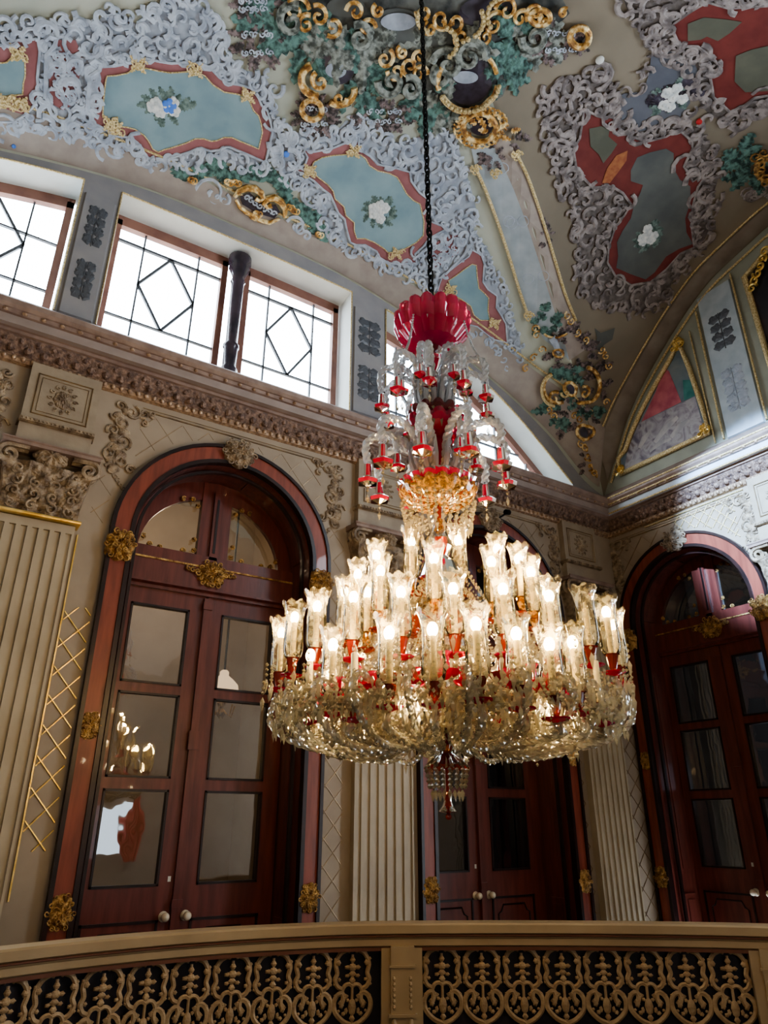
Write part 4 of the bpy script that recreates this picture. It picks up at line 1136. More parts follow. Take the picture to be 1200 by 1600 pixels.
def cartouche(label, field, red=None, border=None, mats=('blue','red','scr_base','scr'), seed=1, gold=True, roff=12, boff=34, bq=None, group=None, fin=(), size=.14, extra_base=()):
    c0 = CP(sum(p[0] for p in field)/len(field), sum(p[1] for p in field)/len(field))
    t = thing('ceiling_cartouche', label, 'ceiling painting', loc=tuple(c0), group=group)
    rnd = random.Random(seed)
    if area(field) < 0: field = field[::-1]
    red = red or opx(dens(field, 14), roff)
    if border is None:
        bd = dens(opx(field, boff), 12); border = [(x + 5*sin(i*1.7)+rnd.uniform(-2,2), y + 5*cos(i*1.3)+rnd.uniform(-2,2)) for i, (x, y) in enumerate(bd)]
    m = MB(); cpoly(m, border, .006)
    for e_ in extra_base: cpoly(m, e_, .0062)
    m.build('scroll_ground', M[mats[2]], t)
    m = MB(); cpoly(m, red, .012); m.build('red_band', M[mats[1]], t)
    m = MB(); cpoly(m, field, .018); m.build('painted_field', M[mats[0]], t)
    m = MB(); 
    mid = dens(opx(dens(red, 14), 9), 12)
    border_scrolls(m, mid, rnd, size=size*.62, th=size*.17)
    border_scrolls(m, [(.5*(a[0]+b[0]), .5*(a[1]+b[1])) for a, b in zip(dens(border, 12), dens(border, 12))], rnd, size=size*.9, th=size*.18)
    cline(m, dens(red, 9), size*.09, off=.022, closed=True)
    bx0, bx1 = min(p[0] for p in border), max(p[0] for p in border); by0, by1 = min(p[1] for p in border), max(p[1] for p in border)
    gy = by0 + 5
    while gy < by1:
        gx = bx0 + rnd.uniform(0, 14)
        while gx < bx1:
            x_, y_ = gx + rnd.uniform(-4,4), gy + rnd.uniform(-4,4)
            if inpoly(x_, y_, border) and not inpoly(x_, y_, red):
                cscroll(m, x_, y_, size*rnd.uniform(.4,1.0), size*rnd.uniform(.12,.24), off=.018+rnd.uniform(0,.012), a0=rnd.uniform(0,6.28), dirn=rnd.choice((-1,1)), turns=rnd.uniform(.5,.95), n=9)
            gx += 22
        gy += 20
    m.build('scroll_border', M[mats[3]], t)
    if gold:
        m = MB(); cline(m, dens(field, 8), .007, off=.022, closed=True)
        for (x, y) in fin:
            for i in range(6): cscroll(m, x+rnd.uniform(-9,9), y+rnd.uniform(-6,6), .04, .009, off=.035, a0=i, turns=1.1, n=9)
            for i in range(4): cleaf(m, x, y, .10, .022, i*1.6+.4, off=.03)
        m.build('gilt_outline', M['gil_l'] if mats[0] == 'blue' else M['gil_l'], t)
    if bq: bouquet(t, *bq)
    return t
f2 = [(165,125),(167,118),(182,117),(200,113),(206,108),(213,105),(230,106),(247,110),(267,113),(293,111),(310,112),(320,118),(333,132),(350,143),(370,146),(383,150),(390,158),(396,172),(404,180),(408,193),(410,206),(404,232),(388,225),(375,220),(362,214),(350,214),(338,219),(330,220),(318,216),(305,216),(292,222),(280,226),(268,230),(256,233),(247,237),(238,232),(234,223),(225,211),(210,201),(198,198),(185,197),(175,190),(160,182),(161,160),(163,140)]
b2 = [(150,98),(160,75),(150,40),(165,15),(195,22),(215,40),(235,18),(268,2),(300,0),(322,14),(338,30),(350,60),(350,85),(372,108),(395,112),(415,122),(427,142),(425,168),(440,195),(445,225),(430,245),(405,262),(375,262),(345,250),(315,258),(285,262),(250,260),(225,250),(195,236),(165,232),(130,225),(118,205),(130,180),(150,172),(148,130)]
cartouche('largest blue cartouche with a white and blue bouquet above the paired windows', f2, border=b2, seed=2, bq=(258,166,40,16,5,True), fin=[(172,192),(180,200),(215,100),(305,108),(388,148)], roff=15)
f1 = [(-25,100),(10,97),(18,89),(25,83),(32,86),(38,90),(39,105),(39,118),(36,130),(35,147),(10,150),(-25,150)]
r1 = [(-30,70),(0,70),(22,62),(58,60),(62,80),(58,120),(60,150),(52,165),(40,178),(20,190),(-30,190)]
b1 = [(-40,40),(0,38),(20,42),(45,30),(80,36),(120,30),(150,42),(160,75),(150,98),(148,130),(150,172),(130,200),(95,215),(60,200),(30,200),(-40,205)]
cartouche('blue cartouche cut by the frame, beside the rose panel with pale foliage', f1, red=r1, border=b1, seed=3, fin=[(28,82),(8,158),(30,162)], roff=18)
t = thing('ceiling_panel', 'rose panel with pale foliage ornament between two scrolled strips above a lunette pilaster', 'ceiling painting', loc=tuple(CP(98,115)))
m = MB(); cpoly(m, [(76,110),(84,62),(118,62),(128,85),(124,120),(120,160),(98,172),(78,160)], .013); m.build('red_ground', M['red'], t)
m = MB(); rnd = random.Random(4)
for i in range(26): cscroll(m, 100+rnd.uniform(-16,16), 120+rnd.uniform(-38,42), .07*rnd.uniform(.5,1), .014, off=.03, a0=i, turns=1.1, n=9)
cline(m, [(70,152),(72,85),(85,70),(88,58),(78,55),(70,62)], .022, off=.03); cline(m, [(136,172),(140,118),(155,108),(158,98),(148,92),(140,98)], .022, off=.03)
m.build('foliage_ornament', M['scr'], t)
f3 = [(485,263),(490,252),(503,245),(520,242),(545,240),(563,241),(571,247),(577,258),(590,266),(608,270),(620,276),(627,287),(635,302),(645,312),(656,318),(662,345),(661,367),(650,378),(638,385),(622,393),(606,394),(600,388),(585,378),(570,372),(557,372),(553,360),(553,347),(540,336),(537,322),(523,310),(520,298),(512,288),(495,275)]
r3 = [(474,232),(490,236),(520,230),(545,220),(552,212),(560,212),(560,232),(578,243),(590,256),(620,262),(640,268),(642,282),(655,300),(668,310),(672,345),(690,352),(694,358),(670,372),(660,385),(648,396),(650,410),(620,412),(606,410),(593,402),(588,392),(570,382),(556,382),(547,378),(541,358),(538,342),(528,332),(522,318),(515,303),(505,296),(490,282),(463,265),(476,256),(480,245)]
b3 = [(440,215),(470,205),(500,212),(530,200),(540,188),(560,190),(580,200),(600,220),(625,222),(650,215),(675,205),(700,205),(715,225),(725,260),(735,290),(745,330),(740,360),(715,385),(700,400),(680,415),(660,440),(635,435),(610,425),(590,410),(575,400),(550,395),(530,385),(515,365),(505,340),(490,318),(470,300),(450,282),(435,262),(432,238)]
cartouche('blue cartouche with a white bouquet touching the chandelier chain', f3, red=r3, border=b3, seed=5, bq=(593,330,24,20,6,False,.6), fin=[(483,266),(553,235),(620,395)], roff=11)
f4 = [(700,438),(712,430),(728,418),(737,412),(744,414),(745,430),(748,450),(757,458),(763,465),(762,485),(765,500),(750,500),(740,492),(735,478),(720,467),(706,460)]
r4 = [(690,432),(715,412),(732,400),(738,390),(752,398),(756,412),(754,440),(762,452),(776,462),(775,480),(790,505),(792,535),(770,530),(745,510),(725,505),(715,495),(690,478),(680,468),(684,450)]
b4 = [(672,400),(700,375),(720,345),(745,365),(765,395),(775,430),(790,455),(795,490),(812,525),(815,560),(795,570),(770,545),(740,530),(715,512),(690,495),(670,475),(664,440)]
cartouche('small plain blue cartouche directly above the ruby canopy bowl', f4, red=r4, border=b4, seed=6, fin=[(703,452),(772,505)], roff=8, size=.11)
t = thing('ceiling_panel', 'rose panel with pale foliage crossed by the chandelier chain', 'ceiling painting', loc=tuple(CP(690,390)))
m = MB(); cpoly(m, [(668,388),(690,372),(712,364),(722,375),(715,395),(695,410),(672,422)], .014); m.build('red_ground', M['red'], t)
m = MB(); rnd = random.Random(14)
for i in range(14): cscroll(m, 692+rnd.uniform(-20,18), 392+rnd.uniform(-15,18), .055*rnd.uniform(.5,1), .012, off=.03, a0=i, turns=1.1, n=9)
cline(m, [(645,405),(668,385),(680,378)], .018, off=.03); cline(m, [(695,428),(722,400),(732,385)], .018, off=.03)
m.build('foliage_ornament', M['scr'], t)
# right web
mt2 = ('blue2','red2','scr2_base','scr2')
f5 = [(985,265),(995,245),(1015,237),(1040,231),(1052,238),(1052,262),(1062,280),(1078,290),(1078,315),(1070,340),(1072,362),(1082,380),(1060,388),(1040,400),(1022,425),(1008,436),(985,428),(962,418),(965,400),(963,378),(972,360),(985,340),(990,320),(1000,300),(1004,288),(985,282)]
r5 = [(912,170),(935,180),(958,182),(968,200),(985,212),(1010,220),(1040,212),(1060,200),(1080,218),(1082,230),(1068,258),(1082,282),(1105,268),(1090,290),(1082,320),(1080,350),(1084,385),(1062,395),(1040,420),(1015,440),(985,445),(960,430),(948,410),(950,385),(960,355),(975,335),(985,318),(972,300),(955,290),(925,292),(900,265),(895,232),(905,215)]
b5 = [(840,150),(870,132),(905,125),(935,110),(960,130),(955,170),(980,190),(1010,195),(1040,200),(1062,190),(1095,200),(1110,225),(1108,260),(1125,270),(1112,310),(1112,350),(1095,385),(1080,400),(1050,440),(1040,470),(1005,490),(965,478),(925,480),(905,455),(900,410),(902,375),(890,340),(905,320),(880,300),(865,270),(862,235),(852,200)]
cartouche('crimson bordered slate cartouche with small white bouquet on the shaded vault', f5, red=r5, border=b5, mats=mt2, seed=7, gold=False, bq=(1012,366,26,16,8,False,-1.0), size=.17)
t = thing('ceiling_panel', 'small olive leaf shaped field with rust scroll beside the slate cartouche', 'ceiling painting', loc=tuple(CP(940,220)))
m = MB(); cpoly(m, [(920,200),(938,196),(952,200),(950,212),(964,224),(955,238),(942,254),(935,240),(922,228)], .02); m.build('olive_field', M['olive'], t)
m = MB(); cpoly(m, [(940,285),(948,262),(962,242),(980,234),(978,250),(965,268),(952,285)], .02); m.build('scrolled_leaf', pmat('painted_rust', (.30,.09,.04), (.40,.16,.06), scale=20), t)
f6 = [(1075,35),(1100,25),(1135,28),(1160,32),(1140,50),(1122,62),(1105,55),(1095,60),(1075,62)]
r6 = [(1048,38),(1080,15),(1105,0),(1140,10),(1215,5),(1250,60),(1250,140),(1180,150),(1160,165),(1140,172),(1115,150),(1110,120),(1125,100),(1110,85),(1090,70),(1062,70)]
b6 = [(975,0),(1000,-20),(1060,-30),(1240,-40),(1270,160),(1200,165),(1165,180),(1140,195),(1110,180),(1095,165),(1080,110),(1060,90),(1040,80),(1010,50),(990,40)]
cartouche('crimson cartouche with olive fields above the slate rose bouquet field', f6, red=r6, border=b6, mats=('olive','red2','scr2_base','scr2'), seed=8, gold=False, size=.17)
m = MB(); cpoly(m, [(1150,85),(1175,75),(1215,66),(1240,80),(1240,130),(1200,140),(1165,142),(1148,125)], .02)
t = thing('ceiling_panel', 'large olive oval field on the highest crimson cartouche', 'ceiling painting', loc=tuple(CP(1190,110))); m.build('olive_field', M['olive'], t)
f7 = [(1018,75),(1035,72),(1060,85),(1085,95),(1092,115),(1080,135),(1078,160),(1060,185),(1030,200),(990,205),(975,188),(952,178),(950,158),(975,145),(1005,142),(1015,110)]
t = thing('ceiling_panel', 'slate field with a dark rose bouquet between the two crimson cartouches', 'ceiling painting', loc=tuple(CP(1030,140)))
m = MB(); cpoly(m, f7, .014); m.build('slate_field', pmat('painted_slate_blue', (.11,.12,.15), (.15,.16,.19), scale=3), t)
m = MB(); rnd = random.Random(9); border_scrolls(m, dens(opx(f7, 6), 13), rnd, size=.14, th=.018); m.build('scroll_border', M['scr2'], t)
bouquet(t, 1052, 150, 38, 24, 11, False, -.6)
bq_d = MB(); rnd = random.Random(3)
for i in range(26): a = rnd.uniform(0,6.28); q = rnd.uniform(.1,.9); cleaf(bq_d, 1056+34*q*cos(a), 148+24*q*sin(a)-8*cos(a), .16, .05, a, off=.019)
bq_d.build('dark_foliage', M['med'], t)

# right edge ornament, corner ornament, lunette crest, central ornament
def ornament(name, label, loc_px, parts):
    """parts: list of (part name, material key, function(mb))"""
    t = thing(name, label, 'ceiling ornament', loc=tuple(CP(*loc_px)))
    for nm, mk, fn in parts:
        m = MB(); fn(m)
        if any(k in nm for k in ('gilt_scroll','medallion','cloud','panel','grey_scroll','gilt_bead')): m.build_split(nm, M[mk], t)
        else: m.build(nm, M[mk], t)
    return t
def foliage(m, cx, cy, w, h, n_, L_=.16, W_=.05, seed=1, off=.016, ang=None):
    rnd = random.Random(seed)
    for i in range(n_):
        a = rnd.uniform(0, 6.28); q = sqrt(rnd.uniform(0, 1)); cleaf(m, cx+w*q*cos(a), cy+h*q*sin(a), L_*rnd.uniform(.7,1.2), W_, (-a if ang is None else ang+rnd.uniform(-.5,.5)), off=off+rnd.uniform(0,.02), curl=rnd.uniform(-.8,.8))
def ring(m, cx, cy, rx, ry, th, off=.04, a0=0, a1=2*pi):
    m.cut()
    pts = [(cx+rx*cos(a0+(a1-a0)*i/22), cy+ry*sin(a0+(a1-a0)*i/22)) for i in range(22 if a1-a0 > 6.2 else 23)]
    cline(m, pts, th, off=off, closed=a1-a0 > 6.2, n=7, flat=1)
def disc(m, cx, cy, rx, ry, off=.03): m.cut(); cpoly(m, [(cx+rx*cos(2*pi*i/20), cy+ry*sin(2*pi*i/20)) for i in range(20)], off, g=10)
def crest_gold(m):
    # two facing C scrolls
    m.cut()
    cline(m, [(366,306),(372,297),(385,292),(398,293),(408,300),(411,308),(405,312),(399,308)], [.022,.032,.04,.042,.038,.03,.024,.03], off=.04, n=7, flat=1)
    m.cut()
    cline(m, [(444,338),(445,325),(438,313),(428,307),(417,309),(412,317),(417,322),(424,319)], [.022,.034,.042,.042,.036,.03,.024,.03], off=.04, n=7, flat=1)
    m.cut()
    cline(m, [(368,310),(374,322),(384,330),(396,336),(404,342),(420,346),(436,340)], [.016,.024,.028,.024,.028,.026,.016], off=.04, n=7, flat=1)
    for x, y in ((396,337),(402,332),(300,280),(357,283),(369,284),(452,322),(460,328),(498,365)):
        m.cut()
        for i in range(3): cscroll(m, x+3*i-3, y, .04, .012, off=.045, a0=i*2, turns=1.1, n=9)
def crest_green(m):
    for (x0,y0,x1,y1) in ((275,280,305,290),(305,285,330,270),(330,270,345,275),(345,280,365,290),(375,285,400,280),(400,282,425,285),(425,285,440,300),(440,300,450,318),(455,330,478,338),(478,338,492,350),(485,350,495,370),(495,368,510,378)):
        for i in range(5):
            t_ = i/4; cleaf(m, x0+(x1-x0)*t_, y0+(y1-y0)*t_, .17, .055, pi/2 + random.uniform(-.7,.5), off=.018, curl=.5)
ornament('lunette_crest', 'green leaf crest with a double gilt scroll over the paired windows', (405,315), [
  ('dark_oval', 'med', lambda m: cpoly(m, [(375,305),(390,300),(403,312),(415,322),(430,318),(437,330),(428,340),(405,333),(390,325),(378,318)], .025)),
  ('green_leaves', 'green', crest_green),
  ('grey_scroll', 'scr', lambda m: [cscroll(m, x, y, r_, .022, off=.02, a0=a, dirn=d_, turns=1.1, n=16) for x,y,r_,a,d_ in ((330,300,.17,3.0,-1),(338,308,.09,2,1),(350,312,.07,1,-1),(462,352,.12,2.6,-1),(470,358,.08,1,1),(478,368,.06,2,-1))]),
  ('gilt_scroll', 'gilt_c', crest_gold),
  ('pale_filigree', 'scr', lambda m: [cscroll(m, 385+i*7, 308+i*4, .035, .012, off=.035, a0=i, turns=1, n=8) for i in range(7)]),
])
# central gilt ornament
def cg_gold(m):
    rnd = random.Random(21)
    for (x,y,r_,a,d_) in ((462,12,.2,0,1),(497,22,.16,2,-1),(478,35,.14,1,1),(520,38,.15,4,1),(555,15,.15,3,-1),(572,40,.14,0,1),(590,12,.10,2,1),(600,88,.16,1,-1),(618,108,.15,3,1),(640,100,.16,5,-1),(655,112,.14,0,1),(628,78,.10,2,1),(655,85,.12,4,-1),
                          (662,15,.12,3,1),(690,25,.18,0,-1),(672,40,.12,2,1),(712,30,.17,3,1),(722,55,.14,5,-1),(770,35,.18,1,1),(790,12,.19,3,-1),(812,25,.14,0,1),(835,15,.15,4,-1),(850,28,.10,2,1),(756,55,.12,3,1),(880,15,.07,1,1)):
        cscroll(m, x, y, r_*.62, .024, off=.06, a0=a, dirn=d_, turns=1.2, n=18)
    for (cx_,cy_,rx,ry,th,a0,a1) in ((750,195,26,22,.030,0,2*pi),(905,53,15,15,.035,0,2*pi),(843,22,16,12,.028,0,2*pi),(486,169,15,15,.030,0,2*pi),
                                     (730,122,46,48,.034,.2,1.3),(730,122,46,48,.034,1.5,2.6),(730,125,46,46,.030,2.9,3.7),(730,122,44,48,.024,-1.0,-.2)):
        ring(m, cx_, cy_, rx, ry, th, a0=a0, a1=a1, off=.06)
    ring(m, 500, 122, 30, 26, .040, a0=1.7, a1=4.2, off=.06); ring(m, 528, 138, 24, 22, .036, a0=-.2, a1=2.2, off=.06)
    cscroll(m, 500,124,.09,.028,off=.08,a0=2,turns=1.1); cscroll(m, 528,150,.08,.026,off=.08,a0=0,turns=1.1,dirn=-1)
    for i in range(26):
        a = i*.24; cscroll(m, 750+34*cos(a), 195+29*sin(a), .055, .014, off=.05, a0=a, turns=1.1, n=8)
    foliage(m, 765, 205, 34, 22, 14, .13, .03, 5, off=.03)
def cg_beads(m):
    m.cut()
    for (cx_,cy_,r_,a0,a1,k) in ((730,122,46,.2,2.6,16),(690,60,25,-1.2,1.0,8),(720,25,32,-.4,1.4,9),(672,22,20,1.8,4.0,8),(790,20,32,2.6,4.6,9)):
        m.cut()
        for i in range(k):
            a = a0+(a1-a0)*i/(k-1); p = CP(cx_+r_*cos(a), cy_+r_*sin(a), .10); m.sphere(p, .028, n=7, m=5)
t = ornament('central_ceiling_ornament', 'large gilt and green scrollwork wreath with dark medallions at the crown of the vault', (640,60), [
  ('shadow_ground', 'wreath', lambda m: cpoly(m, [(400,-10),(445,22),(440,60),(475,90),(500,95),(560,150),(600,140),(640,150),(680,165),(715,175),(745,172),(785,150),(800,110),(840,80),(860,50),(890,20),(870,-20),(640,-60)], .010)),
  ('dark_medallion', 'med', lambda m: [disc(m, 730,122,38,40), disc(m, 525,105,28,26), disc(m, 762,18,45,26), disc(m, 752,193,19,17), disc(m, 905,52,9,10), disc(m, 486,169,9,9)]),
  ('night_blue_panel', 'blue2', lambda m: [disc(m, 620,45,46,34,.02), disc(m, 675,50,24,26,.02), disc(m, 540,10,30,16,.02)]),
  ('cloud', 'scr_base', lambda m: [disc(m, 622,32,28,14,.03), disc(m, 728,118,20,10,.04), disc(m, 524,108,16,12,.04)]),
  ('green_leaves', 'green', lambda m: [foliage(m, 430,20,26,20,16,.28,.07,1), foliage(m, 475,72,24,12,14,.34,.07,2), foliage(m, 560,120,14,36,16,.3,.06,3), foliage(m, 670,150,10,30,12,.28,.06,4), foliage(m, 790,110,12,30,14,.25,.06,5), foliage(m, 800,60,22,14,12,.25,.07,6)]),
  ('grey_leaves', 'greyleaf', lambda m: [foliage(m, 530,60,30,14,14,.3,.06,11), foliage(m, 560,80,40,14,16,.3,.06,15), foliage(m, 700,70,34,12,16,.3,.06,12), foliage(m, 690,165,25,14,12,.25,.06,13), foliage(m, 840,60,24,12,12,.25,.06,14),
        *[cscroll(m, x, y, r_, .045, off=.06, a0=a, dirn=d_, turns=1.3, n=20) for x,y,r_,a,d_ in ((700,98,.17,3,-1),(735,85,.17,0,1),(690,115,.1,2,1),(455,30,.14,1,1),(560,55,.13,2,-1),(835,55,.14,3,1),(610,125,.14,3,1),(640,135,.12,2,-1))]]),
  ('gilt_scrolls', 'gilt_c', cg_gold), ('gilt_beads', 'gil_l', cg_beads),
])
for (cx_, cy_, w, h, sd, lb) in ((402,66,34,26,1,'dark lilac foliage spray beside the largest blue cartouche'), (600,180,40,14,2,'dark foliage spray beside the chain under the gilt wreath'), (490,180,28,22,3,'dark foliage under the small gilt ring cartouche'), (875,62,34,24,4,'grey brown foliage around the small gilt ring near the detector'), (395,5,30,12,5,'green leaf tip beyond the dark lilac foliage spray')):
    ornament('foliage_spray', lb, (cx_, cy_), [('leaves', 'dkleaf', lambda m, a=cx_, b=cy_, c_=w, d_=h, s__=sd: foliage(m, a, b, c_, d_, 40, .12, .028, s__)), ('pale_blossoms', 'scr', lambda m, a=cx_, b=cy_, c_=w, d_=h: [cscroll(m, a+c_*.6*sin(i*2.4), b+d_*.6*cos(i*3.1), .03, .009, off=.045, a0=i, turns=1, n=7) for i in range(16)])])
ornament('vault_edge_ornament', 'green and gilt scroll ornament with dark oval above the dark mural', (1185,245), [
  ('green_leaves', 'green', lambda m: foliage(m, 1180,245,32,42,34,.2,.06,31)), ('taupe_scrolls', 'scr2', lambda m: [cscroll(m, 1165+i*6, 300+6*sin(i), .09, .02, off=.03, a0=i, turns=1.1, n=10) for i in range(8)]),
  ('dark_medallion', 'med', lambda m: disc(m, 1205,262,22,16)), ('gilt_scrolls', 'gilt2', lambda m: [ring(m, 1205,262,24,18,.03), *[cscroll(m, 1183+random.uniform(-9,14), 232+i*7, .07, .016, off=.06, a0=i, turns=1.1, n=9) for i in range(8)]])])
# corner ornament
def co_gold(m):
    ring(m, 868,605,22,24,.030,a0=1.2,a1=4.3,off=.07); ring(m, 912,600,22,28,.030,a0=-1.5,a1=2.0,off=.07); ring(m, 890,605,12,11,.024,off=.08)
    cscroll(m, 862,622,.10,.026,off=.08,a0=1,turns=1.1); cscroll(m, 908,612,.10,.024,off=.08,a0=2,turns=1.1,dirn=-1)
    ring(m, 911,675,13,12,.024,off=.06); ring(m, 872,548,9,6,.018,off=.08); ring(m, 866,518,16,6,.016,off=.06,a0=0,a1=3)
    for i,(x,y) in enumerate([(835,512),(838,522),(884,492),(890,500),(900,518),(912,530),(845,545),(832,558),(945,555),(950,570),(938,545),(855,640),(862,650),(895,650),(905,655),(912,700),(915,715),(918,730),(925,742),(945,628),(820,575),(905,695),(926,738)]):
        cscroll(m, x, y, .06, .014, off=.05, a0=i, turns=1.1, n=9)
    m.cut()
    for i in range(7): p = CP(908+i*2.2, 688+i*8, .06); m.sphere(p, .026, n=7, m=5)
ornament('corner_ornament', 'green and gilt rocaille ornament at the foot of the rib in the vault corner', (890,600), [
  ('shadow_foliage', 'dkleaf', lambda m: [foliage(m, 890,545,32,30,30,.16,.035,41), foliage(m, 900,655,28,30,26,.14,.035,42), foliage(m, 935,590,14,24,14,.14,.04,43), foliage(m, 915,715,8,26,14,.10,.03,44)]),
  ('green_leaves', 'green', lambda m: [foliage(m, 855,500,16,16,14,.14,.045,45), foliage(m, 878,580,24,10,14,.22,.05,46,ang=-.2), foliage(m, 880,640,26,14,16,.22,.05,47), foliage(m, 925,630,14,14,10,.18,.05,48)]),
  ('pale_urn', 'scr', lambda m: cline(m, [(862,524),(868,535),(873,548)], [.05,.042,.03], off=.05, n=8, flat=1)),
  ('dark_medallion', 'med', lambda m: [disc(m, 891,605,8,8,.09), disc(m, 911,675,8,8,.06)]),
  ('gilt_scrolls', 'gilt_c', co_gold), ('pale_gilt', 'gil_l', lambda m: [ring(m, 862,608,20,26,.022,a0=1.6,a1=4.4,off=.10), cscroll(m, 880,612,.07,.02,off=.1,a0=3,turns=1)])])
t = thing('ceiling_panel', 'small slate kite shape edged with rust leaves near the vault corner', 'ceiling painting', loc=tuple(CP(938,530)))
m = MB(); cpoly(m, [(928,512),(938,520),(960,512),(956,530),(944,538),(935,548),(926,540),(932,528)], .014); m.build('slate_field', M['blue2'], t)

# ribs: halves tinted as the groin's lit and shaded sides, with gilt ropes
rb = thing('vault_rib', 'broad painted rib with two gilt ropes rising from the corner to the crown', 'vault rib', loc=tuple(CP(850,450)))
cen = [(905,600),(890,562),(878,520),(862,470),(845,415),(824,350),(803,295),(783,250),(765,215)]
lft = [(868,560),(850,530),(824,490),(812,455),(797,405),(777,345),(757,292),(743,262),(735,225)]
rgt = [(930,585),(915,545),(898,500),(880,455),(862,395),(842,330),(823,275),(806,240),(792,212)]
for nm, A_, B_, mk in (('lit_half', lft, cen, 'rib1'), ('shaded_half', cen, rgt, 'rib2')):
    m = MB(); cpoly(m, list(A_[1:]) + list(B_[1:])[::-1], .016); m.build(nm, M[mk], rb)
m = MB(); cline(m, catmull(lft[2:8], 4), .020, off=.03, n=7, flat=1); cline(m, catmull(rgt[2:8], 4), .020, off=.03, n=7, flat=1)
for (x, y) in ((743,262),(806,240),(826,492),(775,268)):
    for i in range(4): cscroll(m, x+3*cos(i*1.6), y+5*sin(i*1.6), .045, .014, off=.045, a0=i, turns=1.1, n=8)
m.build('gilt_rope', M['gil_l'], rb)
m = MB()
for i, (x, y) in enumerate([(795,345),(818,345),(826,435),(850,430),(800,348),(762,250),(785,262)]): cscroll(m, x, y, .07, .006, off=.02, a0=i, turns=1, shrink=.9, n=14)
m.build('medallion_outline', M['scr'], rb)
m = MB(); foliage(m, 770,240,14,14,14,.1,.025,61); foliage(m, 850,365,8,24,18,.06,.018,62); foliage(m, 812,222,10,10,10,.08,.02,63); m.build('rust_leaves', M['dkleaf'], rb)
# small bosses and a detector
def boss(name, px, py, r_, mk, label, cat):
    m = MB(); c, e1, e2, nrm = frame_at(px, py, .02); m.sphere(c, r_, n=12, m=8, M=Matrix((e1,e2,nrm*.5)).transposed()); o_ = m.build(name, M[mk], smooth=True); tag(o_, label, cat)
boss('painted_boss', 447, 240, .035, 'petalb', 'bright blue round boss between the two blue cartouches', 'boss')
boss('painted_boss', 1093, 188, .04, 'reddot', 'red round boss among taupe scrolls between the crimson cartouches', 'boss')
boss('painted_boss', 21, 228, .02, 'petalb', 'tiny blue boss on the plain band above the frame-cut window', 'boss')
boss('smoke_detector', 937, 92, .045, 'soffit', 'small white smoke detector on the vault near the gilt wreath', 'detector')
# security camera on the left wall near the corner
r = ray(786, 806); tt_ = 5.85/r[1]; cp_ = Vector((r[0]*tt_, 5.85, CZ+r[2]*tt_))
t = thing('security_camera', 'small black camera on a bracket on the wall above the chandelier shades', 'camera', loc=tuple(cp_))
m = MB(); m.tube([cp_+Vector((.03,-.02,.05)), cp_+Vector((.10,.0,.07))], .035, n=10); m.build('camera_body', M['black'], t)
m = MB(); m.tube([cp_+Vector((.06,0,.05)), cp_+Vector((0,.05,0)), cp_+Vector((-.06,.08,-.03))], .012, n=6); m.sphere(cp_+Vector((-.07,.10,-.035)), .045, n=10, m=7); m.build('bracket', M['black'], t)

# ------------------------------------------------------------------ chandelier
AX = Vector((XC-.02, 2.69, 0)); HD = hypot(AX.x, AX.y)
fw = Vector((AX.x, AX.y, 0)).normalized(); rt = Vector((fw.y, -fw.x, 0))
ch = thing('chandelier', 'huge crystal chandelier with ruby glass and dozens of lit candle lamps', 'chandelier', loc=(AX.x, AX.y, 4.5))
def zpx(y, hd=HD):
    r_ = ray(605 + (y+1574)*(668-605)/2054, y); return CZ + r_[2]*hd/hypot(r_[0], r_[1])
def L3(r_, z, a=0.0): return Vector((AX.x + r_*cos(a), AX.y + r_*sin(a), z))
# chain
m = MB(); z0, z1 = zpx(490), zc(AX.x, AX.y); k = int((z1-z0)/.055); 
for i in range(k):
    z = z0 + (z1-z0)*(i+.5)/k; hh = (z1-z0)/k*.72; ww = .017; pts = []
    for q in range(10):
        a = 2*pi*q/10; x_, y_ = ww*cos(a), hh*sin(a)
        pts.append((AX.x + (x_ if i % 2 else 0), AX.y + (0 if i % 2 else x_), z+y_))
    m.tube(pts, .007, n=5, closed=True)
m.tube([(AX.x+.012*cos(i*.7), AX.y+.012*sin(i*.7), z0+(z1-z0)*i/200) for i in range(201)], .004, n=4)
m.build('chain', M['black'], ch)
m = MB(); zz = z1; m.lathe([(.02,-.25),(.06,-.22),(.05,-.16),(.12,-.08),(.14,-.02),(.14,0)], (AX.x,AX.y,zz), n=20); m.build('ceiling_rose', M['gilt2'], ch)
# canopy bowl
def bowl(name, zt, zb, rt_, rb_, mk, lobes=14, amp=.16, zamp=.03, n=84):
    m = MB(); prof = [(rb_, zb), (rb_+(rt_-rb_)*.55, zb+(zt-zb)*.10), (rb_+(rt_-rb_)*.88, zb+(zt-zb)*.38), (rt_*1.0, zb+(zt-zb)*.66), (rt_*.97, zb+(zt-zb)*.9), (rt_*.86, zt)]
    m.lathe(prof, (AX.x,AX.y,0), n=n, lobes=lobes, amp=amp, zamp=zamp); m.lathe([(.012, zb+.01),(rb_, zb)], (AX.x,AX.y,0), n=n)
    return m.build(name, M[mk], ch, smooth=False)
bowl('canopy_bowl', zpx(492), zpx(546), .222, .05, 'ruby', amp=.17, zamp=.014, lobes=16, n=128)
bowl('canopy_liner', zpx(500), zpx(540), .13, .03, 'rubyd', lobes=10)
m = MB(); m.lathe([(.02,zpx(552)),(.05,zpx(560)),(.055,zpx(567)),(.035,zpx(577)),(.02,zpx(582)),(.028,zpx(590)),(.03,zpx(600)),(.012,zpx(638)),(.03,zpx(642))], (AX.x,AX.y,0), n=20, lobes=8, amp=.1); m.build('upper_stem', M['ruby'], ch)
